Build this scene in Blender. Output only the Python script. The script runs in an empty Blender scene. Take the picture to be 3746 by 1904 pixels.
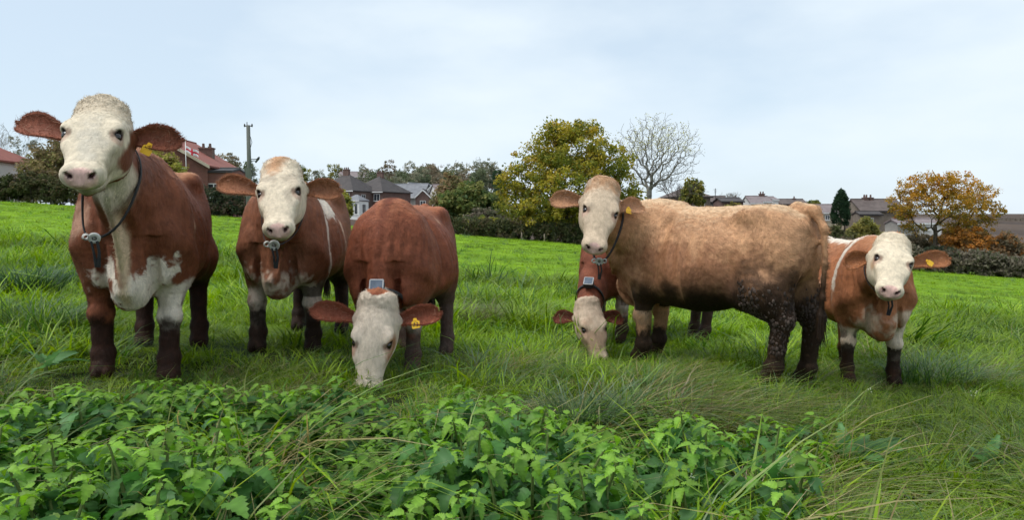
import bpy, math, random
import numpy as np
from mathutils import Vector, Matrix, Euler

# ------------------------------------------------------------------ camera, sky, sun, exposure
SC = bpy.context.scene
COL = SC.collection
F_PX, CX, CY, HORIZON = 2600.0, 1873.0, 952.0, 800.0     # the lens in photograph pixels
CAM_Z = 1.02
PITCH = math.atan((CY - HORIZON) / F_PX)
rad = math.radians
cam_data = bpy.data.cameras.new('camera')
cam_data.sensor_width = 36.0
cam_data.lens = 36.0 * F_PX / 3746.0
cam_data.clip_start = 0.05
cam_data.clip_end = 6000
cam = bpy.data.objects.new('camera', cam_data)
COL.objects.link(cam)
cam.location = (0, 0, CAM_Z)
cam.rotation_euler = (math.pi / 2 - PITCH, 0, 0)
SC.camera = cam

SUN_ELEV, SUN_AZ = 63.0, -112.0       # azimuth measured from +Y (view direction) clockwise
world = bpy.data.worlds.new('World')
SC.world = world
world.use_nodes = True
wt = world.node_tree
wt.nodes.clear()
w_out = wt.nodes.new('ShaderNodeOutputWorld')
w_bg = wt.nodes.new('ShaderNodeBackground')
w_sky = wt.nodes.new('ShaderNodeTexSky')
w_sky.sky_type = 'NISHITA'
w_sky.sun_disc = False
w_sky.sun_elevation = rad(SUN_ELEV)
w_sky.sun_rotation = rad(SUN_AZ)
w_sky.air_density = 1.0
w_sky.dust_density = 1.0
w_co = wt.nodes.new('ShaderNodeTexCoord')
w_map = wt.nodes.new('ShaderNodeMapping')
w_map.inputs['Scale'].default_value = (1.0, 1.0, 2.6)
w_map.inputs['Rotation'].default_value = (0.0, 0.12, 0.0)
w_map.inputs['Location'].default_value = (1.35, 0.2, 0.55)
w_noise = wt.nodes.new('ShaderNodeTexNoise')
w_noise.inputs['Scale'].default_value = 1.7
w_noise.inputs['Detail'].default_value = 6.0
w_noise.inputs['Roughness'].default_value = 0.5
w_ramp = wt.nodes.new('ShaderNodeValToRGB')
w_ramp.color_ramp.elements[0].position = 0.40
w_ramp.color_ramp.elements[0].color = (0.10, 0.10, 0.10, 1)
w_ramp.color_ramp.elements[1].position = 0.58
w_ramp.color_ramp.elements[1].color = (0.96, 0.96, 0.96, 1)
w_mix = wt.nodes.new('ShaderNodeMix')
w_mix.data_type = 'RGBA'
w_mix.inputs['B'].default_value = (3.95, 4.44, 4.82, 1)      # the thin cloud veil
L = wt.links.new
L(w_co.outputs['Generated'], w_map.inputs['Vector'])
L(w_map.outputs['Vector'], w_noise.inputs['Vector'])
L(w_noise.outputs['Fac'], w_ramp.inputs['Fac'])
L(w_ramp.outputs['Color'], w_mix.inputs['Factor'])
w_low = wt.nodes.new('ShaderNodeMix')
w_low.data_type = 'RGBA'
w_low.inputs['Factor'].default_value = 0.8
w_low.inputs['B'].default_value = (3.05, 3.62, 4.12, 1)       # thicker blue grey cloud
L(w_sky.outputs['Color'], w_low.inputs['A'])
L(w_low.outputs['Result'], w_mix.inputs['A'])
L(w_mix.outputs['Result'], w_bg.inputs['Color'])
w_bg.inputs['Strength'].default_value = 0.1
L(w_bg.outputs['Background'], w_out.inputs['Surface'])

sun_data = bpy.data.lights.new('sun', 'SUN')
sun_data.energy = 1.35
sun_data.angle = rad(32)
sun_data.color = (1.0, 0.965, 0.91)
sun = bpy.data.objects.new('sun', sun_data)
COL.objects.link(sun)
_az, _el = rad(SUN_AZ), rad(SUN_ELEV)
_sd = Vector((math.sin(_az) * math.cos(_el), math.cos(_az) * math.cos(_el), math.sin(_el)))
sun.rotation_euler = _sd.to_track_quat('Z', 'Y').to_euler()
sun.location = _sd * 50

SC.view_settings.view_transform = 'Standard'
SC.view_settings.look = 'None'
SC.view_settings.gamma = 1.0
SC.view_settings.exposure = 1.12
SC.view_settings.use_curve_mapping = False
SC.cycles.use_denoising = True
SC.cycles.max_bounces = 4
SC.cycles.use_adaptive_sampling = True
SC.cycles.adaptive_threshold = 0.03
SC.cycles.diffuse_bounces = 2
SC.cycles.transmission_bounces = 4
SC.cycles.transparent_max_bounces = 6

# ------------------------------------------------------------------ helpers
_cp, _sp = math.cos(PITCH), math.sin(PITCH)


def P(px, py, d):
    """World point seen at photograph pixel (px, py) at distance d along +Y."""
    u, v = (px - CX) / F_PX, -(py - CY) / F_PX
    dy, dz = _cp + v * _sp, -_sp + v * _cp
    return np.array([u / dy * d, d, CAM_Z + dz / dy * d])


def proj(x, y, z):
    """World point -> photograph pixel (numpy arrays welcome)."""
    zz = z - CAM_Z
    dep = y * _cp - zz * _sp
    v = y * _sp + zz * _cp
    return CX + F_PX * x / dep, CY - F_PX * v / dep


def _hash(ix, iy, iz, seed):
    h = (ix.astype(np.int64) * 374761393 + iy.astype(np.int64) * 668265263 + iz.astype(np.int64) * 1274126177 + seed * 974634777) & 0xFFFFFFFF
    h = ((h ^ (h >> 13)) * 1274126177) & 0xFFFFFFFF
    h = (h ^ (h >> 16)) & 0xFFFF
    return h / 65535.0


def vnoise(p, seed=0):
    p = np.asarray(p, dtype=np.float64)
    i = np.floor(p).astype(np.int64)
    f = p - i
    f = f * f * (3 - 2 * f)
    r = 0.0
    for dx in (0, 1):
        for dy in (0, 1):
            for dz in (0, 1):
                w = (f[:, 0] if dx else 1 - f[:, 0]) * (f[:, 1] if dy else 1 - f[:, 1]) * (f[:, 2] if dz else 1 - f[:, 2])
                r = r + w * _hash(i[:, 0] + dx, i[:, 1] + dy, i[:, 2] + dz, seed)
    return r


def fbm(p, scale=1.0, octaves=3, seed=0):
    p = np.asarray(p, dtype=np.float64) * scale
    s, a, t = 0.0, 1.0, 0.0
    for o in range(octaves):
        s = s + a * vnoise(p, seed + o)
        t += a
        a *= 0.5
        p = p * 2.03 + 11.3
    return s / t                                              # 0..1


def smooth(e0, e1, x):
    t = np.clip((x - e0) / (e1 - e0), 0, 1)
    return t * t * (3 - 2 * t)


def ground_z(x, y):
    x, y = np.atleast_1d(np.asarray(x, float)), np.atleast_1d(np.asarray(y, float))
    xs = 70 * np.tanh(x / 70)
    near = -0.08 * xs - 0.010 * (np.clip(y, -20, 60) - 5)
    far = CAM_Z - 1.4 + np.clip(y - 100, 0, 350) * 0.0125 - 0.012 * np.clip(x, -60, 200) * np.exp(-((y - 100) / 160) ** 2)
    far = far + 2.2 * smooth(-10, -60, x)
    k = smooth(54, 90, y)
    z = near * (1 - k) + far * k
    fade = smooth(70, 30, y)
    q = np.stack([x, y, np.zeros_like(x)], 1)
    z = z + fade * ((fbm(q, 0.55, 2, 5) - 0.5) * 0.14 + (fbm(q, 2.6, 2, 9) - 0.5) * 0.05)
    return z


def gz(x, y):
    return float(ground_z(x, y)[0])


def mesh_np(name, verts, faces, cols=None, smooth_shade=True, mats=None, mat_index=None):
    """faces: list of int arrays, each (n, k) with one k."""
    me = bpy.data.meshes.new(name)
    verts = np.ascontiguousarray(verts, dtype=np.float32)
    me.vertices.add(len(verts))
    me.vertices.foreach_set('co', verts.ravel())
    if not isinstance(faces, (list, tuple)):
        faces = [faces]
    faces = [np.asarray(f, dtype=np.int32) for f in faces if len(f)]
    tot = np.concatenate([np.full(len(f), f.shape[1], np.int32) for f in faces])
    loops = np.concatenate([f.ravel() for f in faces])
    me.loops.add(len(loops))
    me.loops.foreach_set('vertex_index', loops)
    me.polygons.add(len(tot))
    start = np.zeros(len(tot), np.int32)
    start[1:] = np.cumsum(tot)[:-1]
    me.polygons.foreach_set('loop_start', start)
    if mat_index is not None:
        me.polygons.foreach_set('material_index', np.asarray(mat_index, np.int32))
    me.update(calc_edges=True)
    me.polygons.foreach_set('use_smooth', np.full(len(tot), bool(smooth_shade)))
    if cols is not None:
        c = np.ones((len(verts), 4), np.float32)
        c[:, :3] = cols
        at = me.attributes.new('col', 'FLOAT_COLOR', 'POINT')
        at.data.foreach_set('color', c.ravel())
    for m in (mats or []):
        me.materials.append(m)
    return me


def tag(o, label=None, category=None, group=None, kind=None):
    if label: o['label'] = label
    if category: o['category'] = category
    if group: o['group'] = group
    if kind: o['kind'] = kind
    return o


def link(name, me, parent=None):
    o = bpy.data.objects.new(name, me)
    COL.objects.link(o)
    if parent is not None:
        o.parent = parent
    return o


def empty(name, loc, rz=0.0, scale=1.0):
    o = bpy.data.objects.new(name, None)
    COL.objects.link(o)
    o.empty_display_size = 0.2
    o.location = loc
    o.rotation_euler = (0, 0, rz)
    o.scale = (scale,) * 3
    return o


class MB:
    """Collects boxes, prisms and tubes into one mesh."""
    def __init__(self):
        self.v, self.f = [], []

    def poly(self, pts, quads):
        n = len(self.v)
        self.v += [tuple(map(float, p)) for p in pts]
        self.f += [tuple(i + n for i in q) for q in quads]
        return self

    def box(self, x0, x1, y0, y1, z0, z1):
        p = [(x0, y0, z0), (x1, y0, z0), (x1, y1, z0), (x0, y1, z0), (x0, y0, z1), (x1, y0, z1), (x1, y1, z1), (x0, y1, z1)]
        return self.poly(p, [(3, 2, 1, 0), (4, 5, 6, 7), (0, 1, 5, 4), (1, 2, 6, 5), (2, 3, 7, 6), (3, 0, 4, 7)])

    def tube(self, pts, radii, n=6, cap=True):
        pts = [np.array(p, float) for p in pts]
        if np.isscalar(radii):
            radii = [radii] * len(pts)
        base = len(self.v)
        ref = np.array([0.31, 0.17, 0.93])
        for i, p in enumerate(pts):
            t = pts[min(i + 1, len(pts) - 1)] - pts[max(i - 1, 0)]
            t = t / (np.linalg.norm(t) + 1e-9)
            a = np.cross(t, ref)
            if np.linalg.norm(a) < 0.05:
                a = np.cross(t, (1, 0, 0))
            a /= np.linalg.norm(a)
            b = np.cross(t, a)
            for k in range(n):
                an = 2 * math.pi * k / n
                self.v.append(tuple(p + radii[i] * (math.cos(an) * a + math.sin(an) * b)))
        for i in range(len(pts) - 1):
            for k in range(n):
                k2 = (k + 1) % n
                self.f.append((base + i * n + k, base + i * n + k2, base + (i + 1) * n + k2, base + (i + 1) * n + k))
        if cap:
            self.f.append(tuple(base + k for k in range(n))[::-1])
            self.f.append(tuple(base + (len(pts) - 1) * n + k for k in range(n)))
        return self

    def mesh(self, name, mat, smooth_shade=False):
        me = bpy.data.meshes.new(name)
        me.from_pydata(self.v, [], self.f)
        me.update()
        if smooth_shade:
            me.polygons.foreach_set('use_smooth', np.ones(len(me.polygons), bool))
        if mat: me.materials.append(mat)
        return me

    def build(self, name, mat, parent=None, smooth_shade=False):
        return link(name, self.mesh(name, mat, smooth_shade), parent)


# ------------------------------------------------------------------ materials
def new_mat(name):
    m = bpy.data.materials.new(name)
    m.use_nodes = True
    nt = m.node_tree
    nt.nodes.clear()
    out = nt.nodes.new('ShaderNodeOutputMaterial')
    return m, nt, out


def node(nt, kind, **kw):
    n = nt.nodes.new(kind)
    for k, v in kw.items():
        if k in n.inputs:
            n.inputs[k].default_value = v
        else:
            setattr(n, k, v)
    return n


def noise_node(nt, scale, detail=4.0, rough=0.55, coord='Object', stretch=None):
    tc = node(nt, 'ShaderNodeTexCoord')
    n = node(nt, 'ShaderNodeTexNoise')
    n.inputs['Scale'].default_value = scale
    n.inputs['Detail'].default_value = detail
    n.inputs['Roughness'].default_value = rough
    src = tc.outputs[coord]
    if stretch:
        mp = node(nt, 'ShaderNodeMapping')
        mp.inputs['Scale'].default_value = stretch
        nt.links.new(src, mp.inputs['Vector'])
        src = mp.outputs['Vector']
    nt.links.new(src, n.inputs['Vector'])
    return n


def surf_mat(name, c0, c1, scale=6.0, rough=0.8, bump=0.0, bump_scale=None, spec=0.3, stretch=None, detail=5.0, metal=0.0):
    """Two tones mixed by noise, with optional bump."""
    m, nt, out = new_mat(name)
    b = node(nt, 'ShaderNodeBsdfPrincipled')
    b.inputs['Roughness'].default_value = rough
    b.inputs['Specular IOR Level'].default_value = spec
    b.inputs['Metallic'].default_value = metal
    n = noise_node(nt, scale, detail, 0.6, 'Object', stretch)
    r = node(nt, 'ShaderNodeValToRGB')
    r.color_ramp.elements[0].position = 0.3
    r.color_ramp.elements[0].color = (*c0, 1)
    r.color_ramp.elements[1].position = 0.7
    r.color_ramp.elements[1].color = (*c1, 1)
    nt.links.new(n.outputs['Fac'], r.inputs['Fac'])
    nt.links.new(r.outputs['Color'], b.inputs['Base Color'])
    if bump:
        n2 = noise_node(nt, bump_scale or scale * 5, 4.0, 0.6, 'Object', stretch)
        bp = node(nt, 'ShaderNodeBump')
        bp.inputs['Strength'].default_value = bump
        bp.inputs['Distance'].default_value = 0.02
        nt.links.new(n2.outputs['Fac'], bp.inputs['Height'])
        nt.links.new(bp.outputs['Normal'], b.inputs['Normal'])
    nt.links.new(b.outputs['BSDF'], out.inputs['Surface'])
    return m


def leaf_mat(name, translucent=0.35, rough=0.55, spec=0.25, vary=0.25, instancer=False, gain=1.0):
    """Vertex colour 'col' leaves, with light passing through."""
    m, nt, out = new_mat(name)
    at = node(nt, 'ShaderNodeAttribute', attribute_name='col')
    col = at.outputs['Color']
    hs = node(nt, 'ShaderNodeHueSaturation')
    nt.links.new(col, hs.inputs['Color'])
    if instancer:
        ti = node(nt, 'ShaderNodeAttribute', attribute_name='tint', attribute_type='INSTANCER')
        src = ti.outputs['Fac']
    else:
        oi = node(nt, 'ShaderNodeObjectInfo')
        src = oi.outputs['Random']
    mr = node(nt, 'ShaderNodeMapRange')
    mr.inputs['To Min'].default_value = gain * (1 - vary)
    mr.inputs['To Max'].default_value = gain * (1 + vary)
    nt.links.new(src, mr.inputs['Value'])
    nt.links.new(mr.outputs['Result'], hs.inputs['Value'])
    b = node(nt, 'ShaderNodeBsdfPrincipled')
    b.inputs['Roughness'].default_value = rough
    b.inputs['Specular IOR Level'].default_value = spec
    nt.links.new(hs.outputs['Color'], b.inputs['Base Color'])
    t = node(nt, 'ShaderNodeBsdfTranslucent')
    g = node(nt, 'ShaderNodeHueSaturation')
    g.inputs['Value'].default_value = 1.3
    g.inputs['Saturation'].default_value = 1.1
    nt.links.new(hs.outputs['Color'], g.inputs['Color'])
    nt.links.new(g.outputs['Color'], t.inputs['Color'])
    mx = node(nt, 'ShaderNodeMixShader')
    mx.inputs[0].default_value = translucent
    nt.links.new(b.outputs['BSDF'], mx.inputs[1])
    nt.links.new(t.outputs['BSDF'], mx.inputs[2])
    nt.links.new(mx.outputs['Shader'], out.inputs['Surface'])
    return m


def vcol_mat(name, rough=0.8, spec=0.2, grain=0.3, grain_scale=60.0, bump=0.3, bump_scale=90.0, stretch=None, sheen=0.0):
    m, nt, out = new_mat(name)
    at = node(nt, 'ShaderNodeAttribute', attribute_name='col')
    n = noise_node(nt, grain_scale, 4.0, 0.65, 'Object', stretch)
    mr = node(nt, 'ShaderNodeMapRange')
    mr.inputs['From Min'].default_value = 0.25
    mr.inputs['From Max'].default_value = 0.75
    mr.inputs['To Min'].default_value = 1 - grain
    mr.inputs['To Max'].default_value = 1 + grain
    nt.links.new(n.outputs['Fac'], mr.inputs['Value'])
    hs = node(nt, 'ShaderNodeHueSaturation')
    nt.links.new(at.outputs['Color'], hs.inputs['Color'])
    nt.links.new(mr.outputs['Result'], hs.inputs['Value'])
    b = node(nt, 'ShaderNodeBsdfPrincipled')
    b.inputs['Roughness'].default_value = rough
    b.inputs['Specular IOR Level'].default_value = spec
    b.inputs['Sheen Weight'].default_value = sheen
    b.inputs['Sheen Roughness'].default_value = 0.5
    nt.links.new(hs.outputs['Color'], b.inputs['Base Color'])
    if bump:
        n2 = noise_node(nt, bump_scale, 3.0, 0.6, 'Object', stretch)
        bp = node(nt, 'ShaderNodeBump')
        bp.inputs['Strength'].default_value = bump
        bp.inputs['Distance'].default_value = 0.01
        nt.links.new(n2.outputs['Fac'], bp.inputs['Height'])
        nt.links.new(bp.outputs['Normal'], b.inputs['Normal'])
    nt.links.new(b.outputs['BSDF'], out.inputs['Surface'])
    return m


M = {}
M['coat'] = vcol_mat('coat_hide', 0.62, 0.18, 0.24, 34.0, 0.5, 70.0, stretch=(1.5, 1.5, 0.45))
_nt = M['coat'].node_tree
_wa = node(_nt, 'ShaderNodeAttribute', attribute_name='wet')
_wr = node(_nt, 'ShaderNodeMapRange')
_wr.inputs['To Min'].default_value = 0.70
_wr.inputs['To Max'].default_value = 0.24
_nt.links.new(_wa.outputs['Fac'], _wr.inputs['Value'])
_nt.links.new(_wr.outputs['Result'], [n for n in _nt.nodes if n.type == 'BSDF_PRINCIPLED'][0].inputs['Roughness'])
M['hair'] = vcol_mat('coat_hair', 0.6, 0.2, 0.12, 40.0, 0.0)
M['eye'] = surf_mat('cow_eye', (0.008, 0.005, 0.004), (0.02, 0.011, 0.007), 8, 0.06, spec=0.6)
M['tag_yellow'] = surf_mat('tag_yellow_plastic', (0.72, 0.40, 0.02), (0.80, 0.48, 0.03), 12, 0.45)
M['tag_mark'] = surf_mat('tag_black_print', (0.03, 0.03, 0.03), (0.05, 0.04, 0.04), 12, 0.6)
M['strap'] = surf_mat('collar_black_webbing', (0.012, 0.012, 0.013), (0.03, 0.03, 0.032), 40, 0.7, 0.3)
M['ring'] = surf_mat('collar_white_plastic', (0.34, 0.33, 0.30), (0.58, 0.57, 0.54), 25, 0.45)
M['solar'] = surf_mat('collar_solar_panel', (0.06, 0.08, 0.11), (0.12, 0.15, 0.20), 20, 0.18, spec=0.6)
M['box_grey'] = surf_mat('collar_grey_case', (0.30, 0.31, 0.32), (0.42, 0.43, 0.44), 20, 0.4)
M['chain'] = surf_mat('collar_chain_metal', (0.35, 0.34, 0.32), (0.6, 0.58, 0.55), 30, 0.35, metal=0.8)
M['bark'] = surf_mat('bark', (0.045, 0.036, 0.028), (0.11, 0.09, 0.07), 9, 0.9, 0.6)
M['bark_grey'] = surf_mat('bark_grey', (0.15, 0.14, 0.12), (0.28, 0.265, 0.235), 9, 0.9, 0.4)
M['foliage'] = leaf_mat('tree_leaves', 0.42, 0.6, 0.15, 0.05, gain=1.75)
M['nettle'] = leaf_mat('nettle_leaves', 0.40, 0.5, 0.3, 0.36, gain=1.42)
M['grass'] = leaf_mat('grass_blades', 0.38, 0.45, 0.32, 0.36, instancer=True, gain=1.2)
M['tuft'] = leaf_mat('tussock_blades', 0.35, 0.4, 0.5, 0.08)
# ------------------------------------------------------------------ cattle: a distance field per animal, meshed as one surface
def unit(v):
    v = np.asarray(v, float)
    return v / (np.linalg.norm(v) + 1e-12)


def table(rows, n=160):
    """Smooth (Catmull-Rom) resampling of a profile table on its first column."""
    rows = np.array(rows, float)
    x = rows[:, 0]
    xs = np.linspace(x[0], x[-1], n)
    res = [xs]
    for c in range(1, rows.shape[1]):
        y = rows[:, c]
        m = np.gradient(y, x)
        i = np.clip(np.searchsorted(x, xs) - 1, 0, len(x) - 2)
        hh = x[i + 1] - x[i]
        t = (xs - x[i]) / hh
        res.append((2 * t**3 - 3 * t**2 + 1) * y[i] + (t**3 - 2 * t**2 + t) * hh * m[i] + (-2 * t**3 + 3 * t**2) * y[i + 1] + (t**3 - t**2) * hh * m[i + 1])
    return res


TORSO = table([
    (-0.85, 1.06, 0.96, 0.03), (-0.82, 1.15, 0.84, 0.10), (-0.76, 1.21, 0.74, 0.165), (-0.66, 1.25, 0.66, 0.215), (-0.52, 1.272, 0.60, 0.255),
    (-0.32, 1.268, 0.53, 0.310), (-0.05, 1.262, 0.475, 0.345), (0.20, 1.268, 0.475, 0.330), (0.40, 1.285, 0.475, 0.285),
    (0.54, 1.245, 0.465, 0.255), (0.66, 1.13, 0.465, 0.212), (0.74, 1.00, 0.49, 0.145), (0.785, 0.88, 0.58, 0.04)])
HEAD = table([
    (-0.070, -0.05, -0.09, 0.03), (-0.050, 0.008, -0.14, 0.078), (-0.01, 0.042, -0.18, 0.104), (0.06, 0.060, -0.205, 0.119), (0.13, 0.066, -0.215, 0.124), (0.20, 0.062, -0.213, 0.124),
    (0.265, 0.052, -0.195, 0.116), (0.32, 0.038, -0.165, 0.103), (0.37, 0.025, -0.135, 0.091), (0.42, 0.013, -0.112, 0.082), (0.465, 0.006, -0.103, 0.079), (0.505, -0.003, -0.098, 0.077),
    (0.537, -0.018, -0.088, 0.062), (0.556, -0.038, -0.072, 0.034), (0.563, -0.050, -0.060, 0.012)])


def loft_sdf(tab, ax, up, side, p=2.3, taper=0.0):
    x = np.clip(ax, tab[0][0], tab[0][-1])
    zt, zb, hw = (np.interp(x, tab[0], tab[i]) for i in (1, 2, 3))
    zc, hh = (zt + zb) / 2, np.maximum((zt - zb) / 2, 0.012)
    v = (up - zc) / hh
    w = np.maximum(hw, 0.012) * np.clip(1 + taper * v, 0.45, 1.6)
    f = ((np.abs(side / w) ** p + np.abs(v) ** p) ** (1 / p) - 1) * np.minimum(w, hh)
    dx = np.abs(ax - x)
    return np.where(dx > 0, np.sqrt(np.maximum(f, 0) ** 2 + dx ** 2) + np.minimum(f, 0), f)


def cone_sdf(p, a, b, ra, rb):
    a, b = np.asarray(a, float), np.asarray(b, float)
    ab = b - a
    t = np.clip(((p - a) @ ab) / (ab @ ab + 1e-12), 0, 1)
    return np.linalg.norm(p - a - t[:, None] * ab, axis=1) - (ra + (rb - ra) * t)


def ell_sdf(p, c, r, axes=None):
    q = p - np.asarray(c, float)
    if axes is not None:
        q = q @ np.asarray(axes, float).T
    q = q / np.asarray(r, float)
    return (np.linalg.norm(q, axis=1) - 1) * min(r)


class Sweep:
    def __init__(self, pts, s0, s1, rows, n=44):
        pts = [np.asarray(q, float) for q in pts]
        t = np.linspace(0, 1, n)[:, None]
        if len(pts) == 4:
            a, b, c, d = pts
            self.c = (1 - t)**3 * a + 3 * (1 - t)**2 * t * b + 3 * (1 - t) * t**2 * c + t**3 * d
        else:
            a, b, c = pts
            self.c = (1 - t)**2 * a + 2 * (1 - t) * t * b + t**2 * c
        tn = np.gradient(self.c, axis=0)
        tn /= np.linalg.norm(tn, axis=1)[:, None]
        s = (1 - t) * np.asarray(s0, float) + t * np.asarray(s1, float)
        s -= (s * tn).sum(1)[:, None] * tn
        s /= np.linalg.norm(s, axis=1)[:, None]
        self.t, self.s, self.u = tn, s, np.cross(tn, s)          # up: above the curve for a forward-running neck
        tab = table(rows, n)
        self.a, self.b = tab[1], tab[2]
        self.ds = np.linalg.norm(np.diff(self.c, axis=0), axis=1).mean()

    def near(self, p):
        m = self.c.mean(0)
        c = (self.c - m).astype(np.float32)
        k2 = (c * c).sum(1) / 2
        i = np.empty(len(p), np.int64)
        for k in range(0, len(p), 100000):
            i[k:k + 100000] = ((p[k:k + 100000] - m).astype(np.float32) @ c.T - k2).argmax(1)
        return i

    def sdf(self, p, pw=2.2):
        i = self.near(p)
        q = p - self.c[i]
        al = (q * self.t[i]).sum(1)
        fi = np.clip(i + al / self.ds, 0, len(self.c) - 1)
        ids = np.arange(len(self.c))
        a, b = np.interp(fi, ids, self.a), np.interp(fi, ids, self.b)
        s, u = (q * self.s[i]).sum(1), (q * self.u[i]).sum(1)
        f = ((np.abs(s / a) ** pw + np.abs(u / b) ** pw) ** (1 / pw) - 1) * np.minimum(a, b)
        over = np.abs(al) - self.ds
        return np.where(over > 0, np.sqrt(np.maximum(f, 0) ** 2 + over ** 2), f)

    def box(self):
        r = max(self.a.max(), self.b.max())
        return self.c.min(0) - r, self.c.max(0) + r


class Field:
    def __init__(self, lo, hi, h):
        self.lo, self.h = np.asarray(lo, float), h
        self.n = np.ceil((np.asarray(hi) - self.lo) / h).astype(int) + 1
        self.f = np.full(self.n, 1.0, np.float32)

    def add(self, lo, hi, fn, k=0.03, cut=False):
        m = k + 3 * self.h
        i0 = np.clip(np.floor((np.asarray(lo) - m - self.lo) / self.h).astype(int), 0, self.n)
        i1 = np.clip(np.ceil((np.asarray(hi) + m - self.lo) / self.h).astype(int) + 1, 0, self.n)
        if (i1 <= i0).any():
            return
        g = np.stack(np.meshgrid(*[self.lo[d] + self.h * np.arange(i0[d], i1[d]) for d in range(3)], indexing='ij'), -1)
        b = fn(g.reshape(-1, 3)).reshape(g.shape[:3]).astype(np.float32)
        sl = tuple(slice(i0[d], i1[d]) for d in range(3))
        a = self.f[sl]
        if cut:
            b = -b
            hh = np.maximum(k - np.abs(a - b), 0) / k
            self.f[sl] = np.maximum(a, b) + hh * hh * k / 4
        else:
            hh = np.maximum(k - np.abs(a - b), 0) / k
            self.f[sl] = np.minimum(a, b) - hh * hh * k / 4

    def cone(self, a, b, ra, rb, k=0.03):
        a, b = np.asarray(a, float), np.asarray(b, float)
        r = max(ra, rb)
        self.add(np.minimum(a, b) - r, np.maximum(a, b) + r, lambda p: cone_sdf(p, a, b, ra, rb), k)

    def ell(self, c, r, k=0.03, axes=None, cut=False):
        c = np.asarray(c, float)
        m = max(r)
        self.add(c - m, c + m, lambda p: ell_sdf(p, c, r, axes), k, cut)

    def nets(self):
        f = self.f
        s = f < 0
        nx, ny, nz = f.shape
        cnt = np.zeros((nx - 1, ny - 1, nz - 1), np.int8)
        offs = [(i, j, k) for i in (0, 1) for j in (0, 1) for k in (0, 1)]
        for (i, j, k) in offs:
            cnt += s[i:nx - 1 + i, j:ny - 1 + j, k:nz - 1 + k]
        act = (cnt > 0) & (cnt < 8)
        ci, cj, ck = np.nonzero(act)
        idx = np.full(act.shape, -1, np.int32)
        idx[act] = np.arange(len(ci))
        val = {o: f[ci + o[0], cj + o[1], ck + o[2]] for o in offs}
        pos, num = np.zeros((len(ci), 3)), np.zeros(len(ci))
        for o in offs:
            for d in range(3):
                if o[d] == 0:
                    o2 = tuple(1 if e == d else o[e] for e in range(3))
                    fa, fb = val[o], val[o2]
                    c = (fa < 0) != (fb < 0)
                    t = np.where(c, fa / np.where(c, fa - fb, 1), 0)
                    q = np.array(o, float)[None].repeat(len(ci), 0)
                    q[:, d] += t
                    pos += q * c[:, None]
                    num += c
        v = (pos / num[:, None] + np.stack([ci, cj, ck], 1)) * self.h + self.lo
        quads = []
        for d in range(3):
            a, b = (d + 1) % 3, (d + 2) % 3
            lo_ = [slice(None)] * 3; hi_ = [slice(None)] * 3
            lo_[d], hi_[d] = slice(0, -1), slice(1, None)
            ch = s[tuple(lo_)] != s[tuple(hi_)]
            e = np.stack(np.nonzero(ch), 1)
            ok = (e[:, a] > 0) & (e[:, b] > 0) & (e[:, a] < f.shape[a] - 1) & (e[:, b] < f.shape[b] - 1)
            e = e[ok]
            ins = s[e[:, 0], e[:, 1], e[:, 2]]
            q = []
            for (da, db) in ((-1, -1), (0, -1), (0, 0), (-1, 0)):
                c = e.copy()
                c[:, a] += da
                c[:, b] += db
                q.append(idx[c[:, 0], c[:, 1], c[:, 2]])
            q = np.stack(q, 1)
            q[~ins] = q[~ins][:, ::-1]
            quads.append(q)
        return v, np.concatenate(quads)


def vert_normals(v, q):
    n = np.cross(v[q[:, 2]] - v[q[:, 0]], v[q[:, 3]] - v[q[:, 1]])
    r = np.zeros_like(v)
    for k in range(4):
        for d in range(3):
            r[:, d] += np.bincount(q[:, k], n[:, d], len(v))
    return r / (np.linalg.norm(r, axis=1)[:, None] + 1e-12)


def strands(base, nrm, flow, length, width, cols, lift, r, curl=0.35):
    """Flat tapering hair locks lying along flow; two joints each."""
    n = len(base)
    fl = flow - (flow * nrm).sum(1)[:, None] * nrm
    fl += r.normal(0, curl, (n, 3)) * 0.6
    fl -= (fl * nrm).sum(1)[:, None] * nrm
    fl /= np.linalg.norm(fl, axis=1)[:, None] + 1e-9
    sd = np.cross(nrm, fl)
    l, w = length[:, None], width[:, None]
    lf = lift[:, None]
    bend = r.normal(0, curl, (n, 1))
    p0 = base - nrm * 0.002
    p1 = base + fl * l * 0.5 + nrm * l * lf * 0.8
    p2 = base + fl * l * 0.95 + sd * l * bend * 0.6 + nrm * l * lf * 0.9
    v = np.stack([p0 - sd * w, p0 + sd * w, p1 - sd * w * 0.75, p1 + sd * w * 0.75, p2], 1).reshape(-1, 3)
    i = np.arange(n)[:, None] * 5
    quads = np.concatenate([i, i + 1, i + 3, i + 2], 1)
    tris = np.concatenate([i + 2, i + 3, i + 4], 1)
    return v, [quads, tris], np.repeat(cols, 5, axis=0)


def paint(cols, q, c, r, color, soft=0.25, noise=None, amount=1.0):
    d = np.linalg.norm((q - np.asarray(c, float)) / np.asarray(r, float), axis=1)
    if noise is not None:
        d = d + noise
    w = (smooth(1 + soft, 1 - soft, d) * amount)[:, None]
    return cols * (1 - w) + np.asarray(color, float) * w


CREAM = (0.62, 0.53, 0.41)
WHITE = (0.66, 0.58, 0.48)
MUD = (0.015, 0.0085, 0.005)
PINK = (0.68, 0.44, 0.38)


FEET = []                                   # world spots trodden or grazed short


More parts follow.
